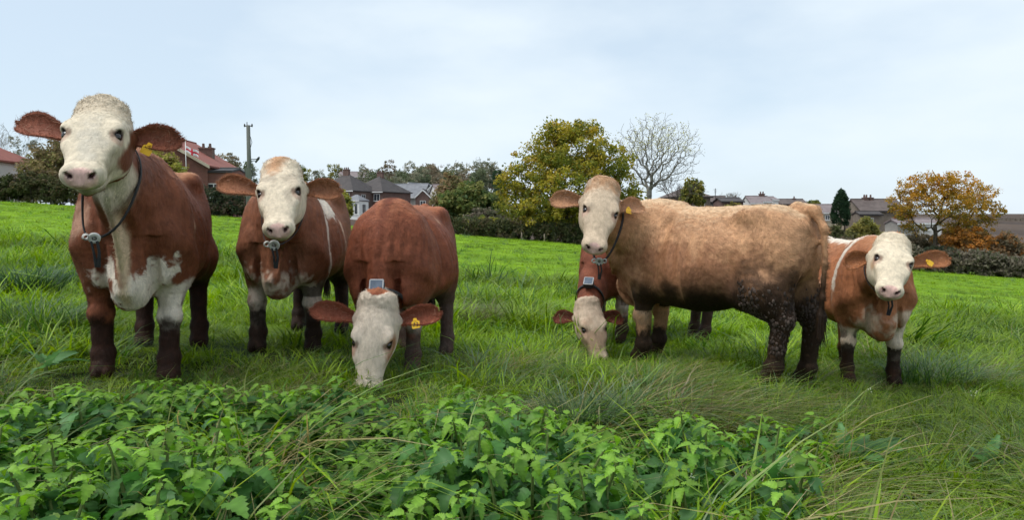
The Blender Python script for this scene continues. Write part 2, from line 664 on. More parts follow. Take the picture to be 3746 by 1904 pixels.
def make_cow(sp):
    """sp: pose and coat of one animal; points of the head are world points."""
    r = np.random.default_rng(sp['seed'])
    sc, th = sp['scale'], sp['heading']
    x0, y0 = sp['pos']
    ct, st = math.cos(th), math.sin(th)
    Rm = np.array([[ct, -st, 0], [st, ct, 0], [0, 0, 1]])
    org = np.array([x0, y0, gz(x0, y0)])
    loc = lambda w: ((np.asarray(w, float) - org) @ Rm) / sc
    wld = lambda l: (np.asarray(l, float) * sc) @ Rm.T + org
    # head frame
    poll, nose = loc(sp['poll']), loc(sp['nose'])
    A = unit(nose - poll)
    S = loc(sp['eye_r']) - loc(sp['eye_l'])            # viewer's left eye to viewer's right eye (= to the cow's left)
    S = unit(S - (S @ A) * A)
    U = np.cross(A, S)                                   # out of the forehead
    hs = sp['head_scale'] / sc
    H0 = poll - hs * (U * 0.045)
    Hf = lambda p: np.stack([(p - H0) @ A, (p - H0) @ S, (p - H0) @ U], -1) / hs
    Hw = lambda a, s, u: H0 + hs * (A * a + S * s + U * u)
    axesH = np.stack([A, S, U])

    # torso tweaks
    gut = sp.get('gut', 1.0)
    T = [t.copy() for t in TORSO]
    T[3] = T[3] * sp.get('girth', 1.0)
    T[2] = T[2] - 0.03 * (gut - 1) * 10 * np.exp(-((T[0] + 0.05) / 0.35) ** 2)
    torso = lambda p: loft_sdf(T, p[:, 0], p[:, 2], p[:, 1], 2.15, sp.get('taper', -0.27))
    B0 = np.array([0.34, 0, 0.98])
    Bn = Hw(0.10, 0, -0.125)
    dirn = unit(Bn - B0)
    ln = np.linalg.norm(Bn - B0)
    c1 = B0 + np.array(sp.get('neck0', (0.30, 0, 0.10)))
    c2 = Bn - unit(dirn * 0.5 + U * 0.5 + A * sp.get('neck_a', 0.0)) * ln * 0.33
    nk = sp.get('neck', 1.0)
    neck = Sweep([B0, c1, c2, Bn], (0, 1, 0), S, [(0, 0.20, 0.30), (0.3, 0.175 * nk, 0.265), (0.6, 0.135 * nk, 0.205), (0.85, 0.112 * nk, 0.155), (1, 0.100 * nk, 0.120)])
    h = sp.get('h', 0.0095) / sc
    lo = np.array([-1.15, -0.52, -0.22])
    hi = np.array([0.95, 0.52, 1.42])
    ends = np.stack([Hw(-0.1, 0, 0), Hw(0.6, 0, 0), Hw(0.2, 0.2, 0), Hw(0.2, -0.2, 0), Hw(0.1, 0, -0.3), Hw(0, 0, 0.15)] + list(neck.c[::8]))
    lo = np.minimum(lo, ends.min(0) - 0.16)
    hi = np.maximum(hi, ends.max(0) + 0.16)
    Fd = Field(lo, hi, h)
    Fd.add((-0.86, -0.40, 0.38), (0.80, 0.40, 1.32), torso, 0.02)
    Fd.add(*neck.box(), neck.sdf, sp.get('neck_k', 0.10))
    # dewlap and brisket
    dw0 = neck.c[int(len(neck.c) * 0.80)] - neck.u[int(len(neck.c) * 0.80)] * 0.13
    dw1 = neck.c[int(len(neck.c) * 0.35)] - neck.u[int(len(neck.c) * 0.35)] * 0.30
    dew = Sweep([dw0, dw1, np.array([0.70, 0, 0.56])], S, (0, 1, 0), [(0, 0.026, 0.06), (0.5, 0.026, 0.115), (1, 0.050, 0.12)])
    if sp.get('dewlap', True):
        Fd.add(*dew.box(), dew.sdf, 0.04)
    Fd.ell((0.66, 0, 0.56), (0.13, 0.13, 0.12), 0.10)
    legs = []
    lg = sp.get('leg', 1.12)
    for sgn in (1, -1):
        # front leg
        fx, fy = sp['front'][0 if sgn > 0 else 1]
        foot = np.array([0.44 + fx, sgn * (0.165 + fy), 0])
        w = wld(foot)
        foot[2] = (gz(w[0], w[1]) - org[2]) / sc
        Fd.ell((0.47, sgn * 0.215, 0.88), (0.16, 0.085, 0.26), 0.08)
        Fd.ell((0.63, sgn * 0.175, 0.82), (0.085, 0.075, 0.11), 0.05)
        elbow = np.array([0.42 + fx * 0.2, sgn * 0.195, 0.64])
        knee = np.array([0.45 + fx * 0.75, sgn * (0.17 + fy * 0.75), foot[2] * 0.8 + 0.375])
        fet = foot + np.array([0, 0, 0.135])
        Fd.cone((0.56, sgn * 0.19, 0.76), elbow, 0.115, 0.100 * lg, 0.08)
        Fd.cone(elbow + (0.01, 0, 0.04), knee + (0, 0, 0.05), 0.100 * lg, 0.060 * lg, 0.05)
        Fd.ell(knee + (0.012, 0, 0), (0.064 * lg, 0.066 * lg, 0.070), 0.02)
        Fd.cone(knee, fet, 0.056 * lg, 0.046 * lg, 0.02)
        Fd.ell(fet, (0.058 * lg, 0.058 * lg, 0.05), 0.03)
        Fd.cone(fet, foot + (0.03, 0, 0.05), 0.048 * lg, 0.058 * lg, 0.02)
        for e in (-1, 1):
            Fd.ell(foot + (0.045, e * 0.028, 0.03), (0.068, 0.031, 0.052), 0.008)
        legs.append(('f', sgn, foot, knee))
        FEET.append((w[0], w[1], 0.30))
        # hind leg
        hx, hy = sp['hind'][0 if sgn > 0 else 1]
        foot = np.array([-0.67 + hx, sgn * (0.165 + hy), 0])
        w = wld(foot)
        foot[2] = (gz(w[0], w[1]) - org[2]) / sc
        Fd.ell((-0.58, sgn * 0.165, 0.86), (0.235, 0.135, 0.36), 0.10, axes=[(0.96, 0, 0.28), (0, 1, 0), (-0.28, 0, 0.96)])
        Fd.ell((-0.48, sgn * 0.195, 1.19), (0.09, 0.045, 0.045), 0.10)
        Fd.ell((-0.78, sgn * 0.085, 1.10), (0.05, 0.04, 0.05), 0.07)
        Fd.cone((0.38, sgn * sp.get('blade', 0.105), 1.225), (0.54, sgn * 0.205, 0.88), 0.045, 0.068, 0.055)          # hook bone
        stifle = np.array([-0.44 + hx * 0.2, sgn * 0.20, 0.64])
        hock = np.array([-0.725 + hx * 0.85, sgn * (0.165 + hy * 0.7), foot[2] * 0.7 + 0.47])
        fet = foot + np.array([-0.01, 0, 0.14])
        Fd.cone(stifle, (-0.60 + hx * 0.4, sgn * 0.18, 0.62), 0.125, 0.135, 0.08)
        Fd.cone((-0.60 + hx * 0.4, sgn * 0.18, 0.66), hock + (0.01, 0, 0.02), 0.140 * lg, 0.072 * lg, 0.07)
        Fd.ell(hock + (-0.012, 0, 0), (0.066 * lg, 0.055 * lg, 0.075), 0.03)
        Fd.cone(hock, fet, 0.058 * lg, 0.046 * lg, 0.02)
        Fd.ell(hock + (-0.04, 0, 0.03), (0.03, 0.028, 0.05), 0.03)
        Fd.ell(fet, (0.058 * lg, 0.056 * lg, 0.05), 0.03)
        Fd.cone(fet, foot + (0.03, 0, 0.05), 0.048 * lg, 0.058 * lg, 0.02)
        for e in (-1, 1):
            Fd.ell(foot + (0.045, e * 0.028, 0.03), (0.068, 0.031, 0.052), 0.008)
        legs.append(('h', sgn, foot, hock))
        FEET.append((w[0], w[1], 0.30))
    for sgn in (1, -1):                                              # crease between brisket and foreleg
        Fd.ell((0.73, sgn * 0.120, 0.54), (0.09, 0.022, 0.17), 0.09, cut=True)
    # tail
    tl = [np.array(q) for q in ((-0.72, 0, 1.245), (-0.84, 0, 1.225), (-0.905, 0, 1.10), (-0.92, 0.01, 0.85), (-0.91, 0.015, 0.62), (-0.90, 0.02, 0.50))]
    for i in range(len(tl) - 1):
        Fd.cone(tl[i], tl[i + 1], (0.050, 0.034, 0.023, 0.018, 0.016)[i], (0.034, 0.023, 0.018, 0.016, 0.015)[i], 0.03)
    Fd.cone(tl[-1], tl[-1] + (0, 0, -0.16), 0.024, 0.026, 0.02)
    # head
    hsd = lambda p: loft_sdf(HEAD, *(lambda q: (q[:, 0], q[:, 2], q[:, 1]))(Hf(p)), 2.35, 0.09) * hs
    pts = np.stack([Hw(a, s, u) for a in (-0.07, 0.58) for s in (-0.15, 0.15) for u in (-0.24, 0.09)])
    Fd.add(pts.min(0), pts.max(0), hsd, 0.045 * hs)
    E = lambda a, s, u, ra, rs, ru, k, cut=False: Fd.ell(Hw(a, s, u), (ra * hs, rs * hs, ru * hs), k * hs, axesH, cut)
    E(-0.018, 0, 0.0, 0.058, 0.092, 0.075, 0.06)                    # poll
    E(0.440, 0, -0.116, 0.055, 0.052, 0.036, 0.010)                 # chin and lower lip
    for a_ in (0.22, 0.30, 0.39):
        E(a_, 0, -0.130 - (0.39 - a_) * 0.25, 0.09, 0.058, 0.045, 0.03)   # jaw
    E(0.508, 0, -0.040, 0.046, 0.074, 0.050, 0.03)                  # muzzle pad
    for s in (-1, 1):
        E(0.17, s * 0.082, -0.120, 0.11, 0.040, 0.085, 0.05)        # cheek
        E(0.222, s * 0.092, 0.028, 0.046, 0.032, 0.028, 0.03)       # brow
        E(0.312, s * 0.086, -0.004, 0.046, 0.022, 0.020, 0.03)      # below the eye
        E(0.105, s * 0.108, -0.085, 0.042, 0.045, 0.045, 0.03)       # ear root
        E(0.525, s * 0.044, -0.016, 0.028, 0.024, 0.026, 0.02)      # nostril wing
    for s in (-1, 1):
        E(0.262, s * 0.116, 0.024, 0.025, 0.022, 0.019, 0.007, True)
        E(0.552, s * 0.038, -0.020, 0.020, 0.0085, 0.011, 0.005, True)
        E(0.542, s * 0.050, -0.010, 0.016, 0.006, 0.008, 0.005, True)
    for t in np.linspace(-1, 1, 15):                                 # mouth slit
        E(0.508 - 0.085 * t * t, 0.070 * t, -0.093 - 0.030 * t * t, 0.034, 0.014, 0.0075, 0.005, True)
    v, q = Fd.nets()
    used = np.zeros(len(v), bool)
    nrm = vert_normals(v, q)
    # hide relief: folds of skin, muscle and clotted winter hair
    hq = Hf(v)
    inhead = (hsd(v) < 0.045) & (hq[:, 0] > -0.10)
    ti = neck.near(v)
    dn = neck.sdf(v)
    onneck = (dn < 0.06) & ~inhead
    body = ~inhead
    rel = (fbm(v * np.array([1, 1, 0.6]), 13, 3, sp['seed']) - 0.5) * 0.007 + (fbm(v, 38, 2, sp['seed'] + 3) - 0.5) * 0.005 * sp.get('shag', 1.0)
    if sp.get('shag', 1.0) > 1.2:
        rel = rel + (fbm(v + 0.05 * np.stack([vnoise(v * 9, 1), vnoise(v * 9, 2), vnoise(v * 9, 4)], 1), 26, 2, 15) - 0.5) * 0.006
    ay = np.abs(v[:, 1])
    g = lambda c, w_, x: np.exp(-((x - c) / w_) ** 2)
    mus = -0.020 * g(0.24, 0.05, v[:, 0] + 0.10 * (v[:, 2] - 0.9)) * smooth(0.60, 0.75, v[:, 2]) * smooth(1.22, 1.10, v[:, 2])
    mus = mus - 0.009 * g(-0.34, 0.10, v[:, 0]) * g(1.12, 0.07, v[:, 2])                       # hollow of the flank
    mus = mus - 0.016 * g(-0.40, 0.07, v[:, 0] - 0.25 * (v[:, 2] - 0.7)) * smooth(0.48, 0.6, v[:, 2]) * smooth(1.0, 0.8, v[:, 2])
    mus = mus + 0.005 * np.sin(v[:, 0] * 62) * g(0.02, 0.22, v[:, 0]) * g(0.88, 0.16, v[:, 2])   # ribs
    mus = mus - 0.012 * g(0.62, 0.07, v[:, 2] - 0.5 * (v[:, 0] - 0.5)) * smooth(0.38, 0.5, v[:, 0]) * smooth(0.05, 0.12, ay)
    fold = np.sin(v[:, 1] * 75 + 5 * fbm(v, 5, 2, sp['seed'] + 9)) * 0.006 * smooth(0.45, 0.60, v[:, 0]) * smooth(0.55, 0.70, v[:, 2]) * smooth(1.15, 0.95, v[:, 2]) * smooth(0.22, 0.12, ay)
    fold = fold + np.sin((v[:, 0] + 0.35 * v[:, 2]) * 85 + 6 * fbm(v, 4, 2, sp['seed'] + 8)) * 0.005 * g(0.62, 0.14, v[:, 0]) * g(0.98, 0.16, v[:, 2]) * smooth(0.10, 0.16, ay)
    rel = rel + mus * 1.6 * smooth(0.03, 0.10, ay) + fold
    neckfold = np.sin(ti * 1.15 + 4 * fbm(v, 6, 2, 3)) * 0.0012 * onneck
    v = v + nrm * ((rel * body) + neckfold)[:, None]
    # relief on curls of the poll
    curl = smooth(0.30, 0.0, hq[:, 0]) * inhead * smooth(-0.12, -0.02, hq[:, 2])
    v = v + nrm * (((fbm(v * np.array([1, 1, 1.6]), 30, 2, 77) - 0.5) * (0.008 + 0.008 * smooth(0.12, 0.0, hq[:, 0]))) * curl)[:, None]
    nrm = vert_normals(v, q)

    # ---- colour
    n1 = (fbm(v, 9, 3, sp['seed'] + 20) - 0.5)
    n2 = (fbm(v, 30, 2, sp['seed'] + 40) - 0.5)
    base = np.asarray(sp['coat'], float)
    n3 = (fbm(v * np.array([7, 7, 30.0]) + 3 * n1[:, None], 1.0, 3, sp['seed'] + 60) - 0.5)
    cols = np.ones((len(v), 1)) * base * (1 + 0.42 * n1 + 0.32 * n2 + 0.55 * n3)[:, None]
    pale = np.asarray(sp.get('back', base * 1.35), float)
    wb = (smooth(0.55, 1.0, nrm[:, 2]) * body * sp.get('top_light_amt', 0.5))[:, None]  # upward-facing hide painted paler: light from above put into the colour
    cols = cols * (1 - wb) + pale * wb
    for (c, rr, color, soft, nz) in sp.get('body_patches', []):
        cols = paint(cols, v, c, rr, color, soft, n1 * nz * 2 + n2 * nz)
    # face
    face = np.asarray(sp.get('face', CREAM), float)
    fd = -0.125 + sp.get('face_back', 0.0) + n1 * 0.08
    wf = (inhead * smooth(-0.02, 0.03, hq[:, 2] - fd + np.maximum(hq[:, 0] - 0.16, 0) * 1.8) * smooth(-0.14, -0.09, hq[:, 0]))[:, None]
    fcol = face * (1 + 0.22 * n1 + 0.25 * n2)[:, None]
    cols = cols * (1 - wf) + fcol * wf
    hc = hq
    for (c, rr, color, soft, nz) in sp.get('head_patches', []):
        cc = paint(cols, hc, c, rr, color, soft, n1 * nz * 2 + n2 * nz)
        cols = np.where(inhead[:, None], cc, cols)
    if sp.get('throat', False):
        tw = (onneck * smooth(0.62, 0.80, ti / len(neck.c)) * smooth(0.03, -0.05, ((v - neck.c[ti]) * neck.u[ti]).sum(1)))[:, None]
        cols = cols * (1 - tw) + face * 0.92 * tw
    # nose, lips, eye rims
    nd = np.linalg.norm((hq - (0.545, 0, -0.032)) / (0.048, 0.062, 0.046), axis=1) + n2 * 0.25
    w = (smooth(1.12, 0.90, nd) * inhead)[:, None]
    cols = cols * (1 - w) + np.asarray(sp.get('nose_col', PINK)) * (1 + 0.3 * n2)[:, None] * w
    for s in (-1, 1):
        for (cc, rr, color, am) in (((0.550, s * 0.038, -0.020), (0.022, 0.0105, 0.013), (0.045, 0.016, 0.014), 1.0), ((0.540, s * 0.050, -0.010), (0.016, 0.008, 0.010), (0.10, 0.04, 0.035), 0.9),
                                    ((0.276, s * 0.104, 0.014), (0.046, 0.036, 0.036), (0.44, 0.27, 0.20), 0.65), ((0.268, s * 0.082, 0.032), (0.026, 0.014, 0.02), (0.16, 0.09, 0.06), 0.65),
                                    ((0.261, s * 0.108, 0.022), (0.029, 0.026, 0.0245), (0.022, 0.013, 0.011), 1.0)):
            cols = np.where(inhead[:, None], paint(cols, hq, cc, rr, color, 0.18, n2 * 0.2, am), cols)
    mouth = inhead * smooth(0.011, 0.005, np.abs(hq[:, 2] + 0.093 + 0.030 * (hq[:, 1] / 0.070) ** 2)) * smooth(0.38, 0.42, hq[:, 0])
    mw = (mouth * 0.92)[:, None]
    cols = cols * (1 - mw) + np.array((0.050, 0.038, 0.022)) * mw
    lw = (inhead * smooth(-0.100, -0.120, hq[:, 2] + 0.02 * (hq[:, 1] / 0.07) ** 2) * smooth(0.36, 0.42, hq[:, 0]) * 0.75)[:, None]
    cols = cols * (1 - lw) + np.array((0.24, 0.20, 0.12)) * (1 + n2)[:, None] * lw
    # mud on the legs; belly darkened for mud and underside shade together
    mud = np.zeros(len(v))
    for (kind, sgn, foot, knee) in legs:
        top, soft = (sp['mud_f'] if kind == 'f' else sp['mud_h'])
        m_ = ((v[:, 0] > 0) == (kind == 'f')) * (v[:, 1] * sgn > 0)
        hgt = v[:, 2] - foot[2]
        mud = np.maximum(mud, m_ * smooth(top + soft, top - soft, hgt + n1 * 0.10 + n2 * 0.10) * ~inhead)
    if 'mud_shade_belly' in sp:
        zb, am = sp['mud_shade_belly']
        mud = np.maximum(mud, smooth(zb + 0.10, zb - 0.05, v[:, 2] + n1 * 0.2) * (np.abs(v[:, 0]) < 0.95) * (v[:, 0] < 0.5) * am * ~inhead * ~(v[:, 2] < 0.42))
    tailm = smooth(-0.845, -0.87, v[:, 0]) * smooth(1.0, 0.7, v[:, 2])
    mud = np.maximum(mud, tailm * sp.get('tail_mud', 0.9))
    mw = np.clip(mud * sp.get('mud_amt', 0.92) * (1.05 + 0.35 * n2), 0, 0.97)[:, None]
    cols = cols * (1 - mw) + np.asarray(sp.get('mud_col', MUD)) * (1 + 0.7 * n2)[:, None] * mw
    cols = np.clip(cols, 0.004, 0.9)
    wet = (smooth(1.15, 0.9, nd) * inhead)

    for mzl in (Hw(0.5, 0, 0), Hw(0.4, 0, 0.15)):
        mzl = wld(mzl)
        if mzl[2] < gz(mzl[0], mzl[1]) + 0.3:
            FEET.append((mzl[0], mzl[1], 0.28))
            FEET.append((mzl[0] * 0.95, mzl[1] * 0.95, 0.28))
    root = empty('cow', tuple(org), 0.0)
    tag(root, sp['label'], 'cow', 'cattle in the field')
    vw = wld(v) - org
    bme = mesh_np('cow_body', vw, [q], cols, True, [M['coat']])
    wa = bme.attributes.new('wet', 'FLOAT', 'POINT')
    wa.data.foreach_set('value', wet.astype(np.float32))
    link('body', bme, root)

    # ---- hair locks over the whole body
    n = sp.get('hairs', 26000)
    fa = np.linalg.norm(np.cross(vw[q[:, 2]] - vw[q[:, 0]], vw[q[:, 3]] - vw[q[:, 1]]), axis=1)
    fc = v[q].mean(1)
    eyes = [Hw(0.262, s * 0.108, 0.022) for s in (-1, 1)]
    wt_ = fa * np.where(Hf(fc)[:, 0] < 0.12, 1.0, 1.0)
    qq = Hf(fc)
    fhead = inhead[q[:, 0]]
    wt_ = wt_ * np.where(fhead & (qq[:, 0] > 0.47), 0.0, 1) * np.where(fhead & (qq[:, 2] > -0.1), 1 + 1.6 * smooth(0.24, 0.05, qq[:, 0]), 1) * np.where(fhead, 1.3, 1)
    for e in eyes:
        wt_ = wt_ * (np.linalg.norm(fc - e, axis=1) > 0.055 * hs)
    pick = r.choice(len(q), n, p=wt_ / wt_.sum())
    bc = r.dirichlet((1, 1, 1, 1), n)
    bp = (vw[q[pick]] * bc[:, :, None]).sum(1)
    bl = (v[q[pick]] * bc[:, :, None]).sum(1)
    bn = nrm[q[pick, 0]]
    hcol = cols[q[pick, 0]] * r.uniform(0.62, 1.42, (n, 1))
    isH = inhead[q[pick, 0]]
    hcol[isH] = cols[q[pick, 0]][isH] * r.uniform(0.84, 1.14, (isH.sum(), 1))
    hh = Hf(bl)
    fl = np.tile(np.array([-0.8, 0, -0.55]), (n, 1))
    legm = bl[:, 2] < 0.6
    fl[legm] = (-0.25, 0, -1)
    nkm = onneck[q[pick, 0]]
    fl[nkm] = -neck.t[ti[q[pick, 0]][nkm]] * 0.7 + np.array([0, 0, -0.5])
    fl[isH] = A * 0.8
    swirl = (np.stack([vnoise(bl * 7, 5), vnoise(bl * 7, 6), vnoise(bl * 7, 7)], 1) - 0.5) * 2.2 * sp.get('shag', 1.0)
    fl = fl + swirl * np.where(isH, 0.5, 1)[:, None]
    pollm = isH & (hh[:, 0] < 0.02 + 0.22 * r.uniform(0, 1, n) ** 1.5) & (hh[:, 2] > -0.1)
    fl[pollm] += r.normal(0, 0.9, (pollm.sum(), 3))
    sg = sp.get('shag', 1.0)
    ln_ = r.uniform(0.018, 0.036, n) * sg
    ln_[isH] = r.uniform(0.008, 0.016, isH.sum())
    ln_[pollm] = r.uniform(0.014, 0.030, pollm.sum()) * (0.55 + 0.45 * smooth(0.2, 0.0, hh[pollm, 0]))
    wd = r.uniform(0.0008, 0.0017, n) * (0.7 + 0.3 * sg)
    wd[isH] *= 0.75
    wd[pollm] *= 1.0
    lf = r.uniform(0.02, 0.14, n) * (0.6 + 0.5 * sg)
    lf[isH] *= 0.5
    lf[pollm] = r.uniform(0.05, 0.30, pollm.sum())
    bnw, flw = bn @ Rm.T, fl @ Rm.T
    hv, hf, hcl = strands(bp, bnw, flw, ln_, wd, hcol, lf, r, 0.45)
    co = link('coat_hair', mesh_np('cow_coat_hair', hv, hf, np.clip(hcl, 0.003, 0.95), True, [M['hair']]), root)
    co['kind'] = 'stuff'
    # tail switch
    nt_ = 200
    tb = tl[-1] + r.normal(0, 0.010, (nt_, 3)) + np.array([0, 0, -0.02])
    tbw = wld(tb) - org
    dn_ = np.tile([0, 0, -1.0], (nt_, 1)) + r.normal(0, 0.06, (nt_, 3))
    nn_ = unit_rows(np.cross(dn_, r.normal(0, 1, (nt_, 3))))
    sv, sf, scx = strands(tbw, nn_, dn_, r.uniform(0.12, 0.24, nt_), np.full(nt_, 0.003), np.tile(np.asarray(sp.get('switch', MUD)) * 1.5, (nt_, 1)) * r.uniform(0.6, 1.3, (nt_, 1)), np.full(nt_, 0.02), r, 0.08)
    link('tail_switch', mesh_np('cow_tail_switch', sv, sf, scx, True, [M['hair']]), root)

    # ---- eyes
    for s in (-1, 1):
        e = wld(Hw(0.262, s * 0.0925, 0.009)) - org
        vv, ff = uv_ball(14, 9)
        o = link('eye', mesh_np('cow_eye', vv * 0.024 * hs * sc + e, ff, None, True, [M['eye']]), root)
    # ---- ears
    toCam = unit((np.array([0, 0, CAM_Z]) - np.asarray(sp['poll'])) @ Rm)
    for k, s in ((0, -1), (1, 1)):
        tip_w, face_v = sp['ears'][k]
        tip = loc(tip_w)
        Bq = Hw(0.105, s * 0.112, -0.085)
        axis = tip - Bq
        Ln = np.linalg.norm(axis)
        ax = axis / Ln
        Nn = toCam + np.asarray(face_v, float)
        Nn = unit(Nn - (Nn @ ax) * ax)
        Vv = np.cross(Nn, ax)
        nl, nw = 22, 13
        ll = np.linspace(-0.06, 1, nl)
        ww = np.linspace(-1, 1, nw)
        lc = np.clip(ll, 0, 1)
        prof = 0.032 + 0.036 * smooth(0.0, 0.60, lc)
        prof = prof * np.sqrt(np.clip(1 - np.clip((lc - 0.58) / 0.42, 0, 1) ** 2.4, 0, 1))
        prof = np.maximum(prof, 0.002) * hs * sp.get('ear_w', 1.0)
        Lg, Wg = np.meshgrid(ll, ww, indexing='ij')
        Pg = prof[:, None] * np.ones_like(Wg)
        cup = 0.95 * (1 - 0.60 * Lg)
        back = Bq + ax * (Lg * Ln)[..., None] + Vv * (Pg * Wg * (1 - 0.18 * cup * Wg**2))[..., None] + Nn * (Pg * cup * (Wg**2 - 0.75))[..., None]
        back = back - np.array([0, 0, 0.03]) * (Lg**2)[..., None] + Nn * (0.022 * np.sin(np.pi * np.clip(Lg, 0, 1)))[..., None]
        thick = 0.014 * hs * (1 - 0.45 * np.abs(Wg)) * np.sqrt(np.clip(1.02 - Lg, 0.03, 1))
        front = back + Nn * thick[..., None]
        rear = back - Nn * thick[..., None]
        vv = np.concatenate([front.reshape(-1, 3), rear.reshape(-1, 3)])
        gi = np.arange(nl * nw).reshape(nl, nw)
        qa = np.stack([gi[:-1, :-1], gi[1:, :-1], gi[1:, 1:], gi[:-1, 1:]], -1).reshape(-1, 4)
        qb = qa[:, ::-1] + nl * nw
        rim = np.concatenate([gi[:, 0], gi[-1, 1:], gi[-2::-1, -1], gi[0, -2:0:-1]])
        rn = np.roll(rim, -1)
        qr = np.stack([rim, rim + nl * nw, rn + nl * nw, rn], 1)
        en = fbm(vv, 40, 2, sp['seed'] + k)
        ec = np.asarray(sp.get('ear_col', base * 0.9), float) * (0.75 + 0.5 * en)[:, None]
        inner = np.zeros(len(vv))
        inner[:nl * nw] = (smooth(0.75, 0.2, np.abs(Wg)) * smooth(0.95, 0.4, Lg) * 0.45).ravel()
        ec = ec * (1 - inner[:, None]) + np.array(sp.get('ear_in', (0.20, 0.075, 0.05))) * inner[:, None]
        vwv = wld(vv) - org
        eo = link('ear', mesh_np('cow_ear', vwv, [qa, qb, qr], ec, True, [M['coat']]), root)
        # fringe
        m1, m2, m3, m4 = 2000, 60, 900, 900
        tt = r.uniform(0, len(rim), m1)
        i0 = tt.astype(int) % len(rim)
        i1 = (i0 + 1) % len(rim)
        fr_ = (tt % 1)[:, None]
        midr = (vwv[rim] + vwv[rim + nl * nw]) / 2
        gi_f = r.integers(0, nl * nw, m2 + m3)
        en_ = np.concatenate([midr[i0] * (1 - fr_) + midr[i1] * fr_, vwv[gi_f] + r.normal(0, 0.004, (m2 + m3, 3)), vwv[nl * nw + r.integers(0, nl * nw, m4)] + r.normal(0, 0.004, (m4, 3))])
        cen = (wld(Bq + ax * Ln * 0.5) - org)
        outw = unit_rows(en_ - cen)
        nw_ = np.concatenate([np.tile(Nn @ Rm.T, (m1 + m2 + m3, 1)), np.tile(-Nn @ Rm.T, (m4, 1))]) + r.normal(0, 0.35, (len(en_), 3))
        nw_ = unit_rows(nw_)
        axw = ax @ Rm.T
        fl_ = outw * 0.55 + axw * 0.8
        fl_[m1:] = axw * 0.8 + r.normal(0, 0.55, (m2 + m3 + m4, 3))
        hc_ = np.asarray(sp.get('ear_col', base * 0.9)) * r.uniform(0.7, 1.45, (len(en_), 1))
        hc_[m1:m1 + m2] = np.asarray(sp.get('ear_hair', (0.36, 0.20, 0.13))) * r.uniform(0.5, 1.2, (m2, 1))
        ls_ = np.concatenate([r.uniform(0.008, 0.017, m1), r.uniform(0.02, 0.045, m2), r.uniform(0.010, 0.020, m3 + m4)]) * (0.8 + 0.2 * sg)
        hv, hf, hcl = strands(en_, nw_, fl_, ls_, np.full(len(en_), 0.0008), hc_, r.uniform(0.0, 0.2, len(en_)), r, 0.4)
        fo = link('ear_hair', mesh_np('cow_ear_hair', hv, hf, hcl, True, [M['hair']]), eo)
        fo['kind'] = 'stuff'
        if sp.get('tag_ear') == k:
            tl_, tw_, tilt = sp.get('tag_pos', (0.33, 0.55, 0.3))
            c_ = Bq + ax * Ln * tl_ - Vv * (prof[int(tl_ * nl)] * tw_) + Nn * 0.030
            c_ = wld(c_) - org
            down = unit(unit(-(Vv @ Rm.T)) * 0.9 + np.array([0, 0, -0.4]) + (ax @ Rm.T) * tilt)
            nt2 = unit(Nn @ Rm.T + np.array(sp.get('tag_n', (0, 0, 0.0))))
            down = unit(down - (down @ nt2) * nt2)
            rt = np.cross(down, nt2)
            ts = sp.get('tag_size', 1.0)
            ol = [(-0.010, -0.012), (0.010, -0.012), (0.014, 0.004), (0.026, 0.012), (0.028, 0.050), (0.022, 0.056), (-0.022, 0.056), (-0.028, 0.050), (-0.026, 0.012), (-0.014, 0.004)]
            mb = MB()
            f_ = [tuple(c_ + rt * a * ts + down * b * ts + nt2 * (0.0022 + 0.05 * b * b * 8)) for a, b in ol]
            b_ = [tuple(c_ + rt * a * ts + down * b * ts - nt2 * (0.0008 - 0.05 * b * b * 8)) for a, b in ol]
            nO = len(ol)
            mb.poly(f_ + b_, [tuple(range(nO)), tuple(range(2 * nO - 1, nO - 1, -1))] + [(i, (i + 1) % nO, nO + (i + 1) % nO, nO + i)[::-1] for i in range(nO)])
            mb.tube([c_ - nt2 * 0.004, c_ + nt2 * 0.007], 0.007 * ts, 8)
            mb.build('ear_tag', M['tag_yellow'], eo)
            if sp.get('tag_print'):
                mb = MB()
                for (x0_, x1_, y0_, y1_) in ((-0.016, -0.006, 0.020, 0.026), (-0.012, -0.006, 0.030, 0.044), (0.004, 0.010, 0.016, 0.034), (0.010, 0.018, 0.036, 0.042)):
                    qd = [c_ + rt * a * ts + down * b * ts + nt2 * (0.0032 + 0.05 * b * b * 8) for a, b in ((x0_, y0_), (x1_, y0_), (x1_, y1_), (x0_, y1_))]
                    mb.poly(qd, [(0, 1, 2, 3)])
                mb.build('tag_print', M['tag_mark'], eo)['kind'] = 'stuff'
    # ---- clods of dried mud on a filthy quarter
    if 'clods' in sp:
        nc, zlo, zhi, xhi = sp['clods']
        ok = (fc[:, 0] < xhi) & (fc[:, 2] > zlo) & (fc[:, 2] < zhi) & (np.abs(fc[:, 1]) > 0.05)
        wq = fa * ok * (0.15 + smooth(0.45, 0.6, fbm(fc, 6, 2, 8))) * smooth(0.45, 0.8, mud[q[:, 0]])
        pk = r.choice(len(q), nc, p=wq / wq.sum())
        vv, ff = uv_ball(6, 4)
        sz = 0.0035 + 0.0075 * r.uniform(0, 1, nc) ** 2.2
        ctr = vw[q[pk, 0]] + (nrm[q[pk, 0]] @ Rm.T) * 0.003
        jit = r.uniform(0.7, 1.3, (nc, 1, 3))
        nn_ = (nrm[q[pk, 0]] @ Rm.T)
        blob = vv[None] * sz[:, None, None] * jit * np.array([1, 1, 1.5])
        blob = blob - nn_[:, None, :] * ((blob * nn_[:, None, :]).sum(2, keepdims=True) * 0.55)
        cv = (ctr[:, None, :] + blob).reshape(-1, 3)
        off = (np.arange(nc) * len(vv))
        fs = [np.concatenate([f + o for o in off]) for f in ff]
        cc = np.repeat(np.array([(0.050, 0.036, 0.029)]) * r.uniform(0.5, 2.0, (nc, 1)), len(vv), axis=0)
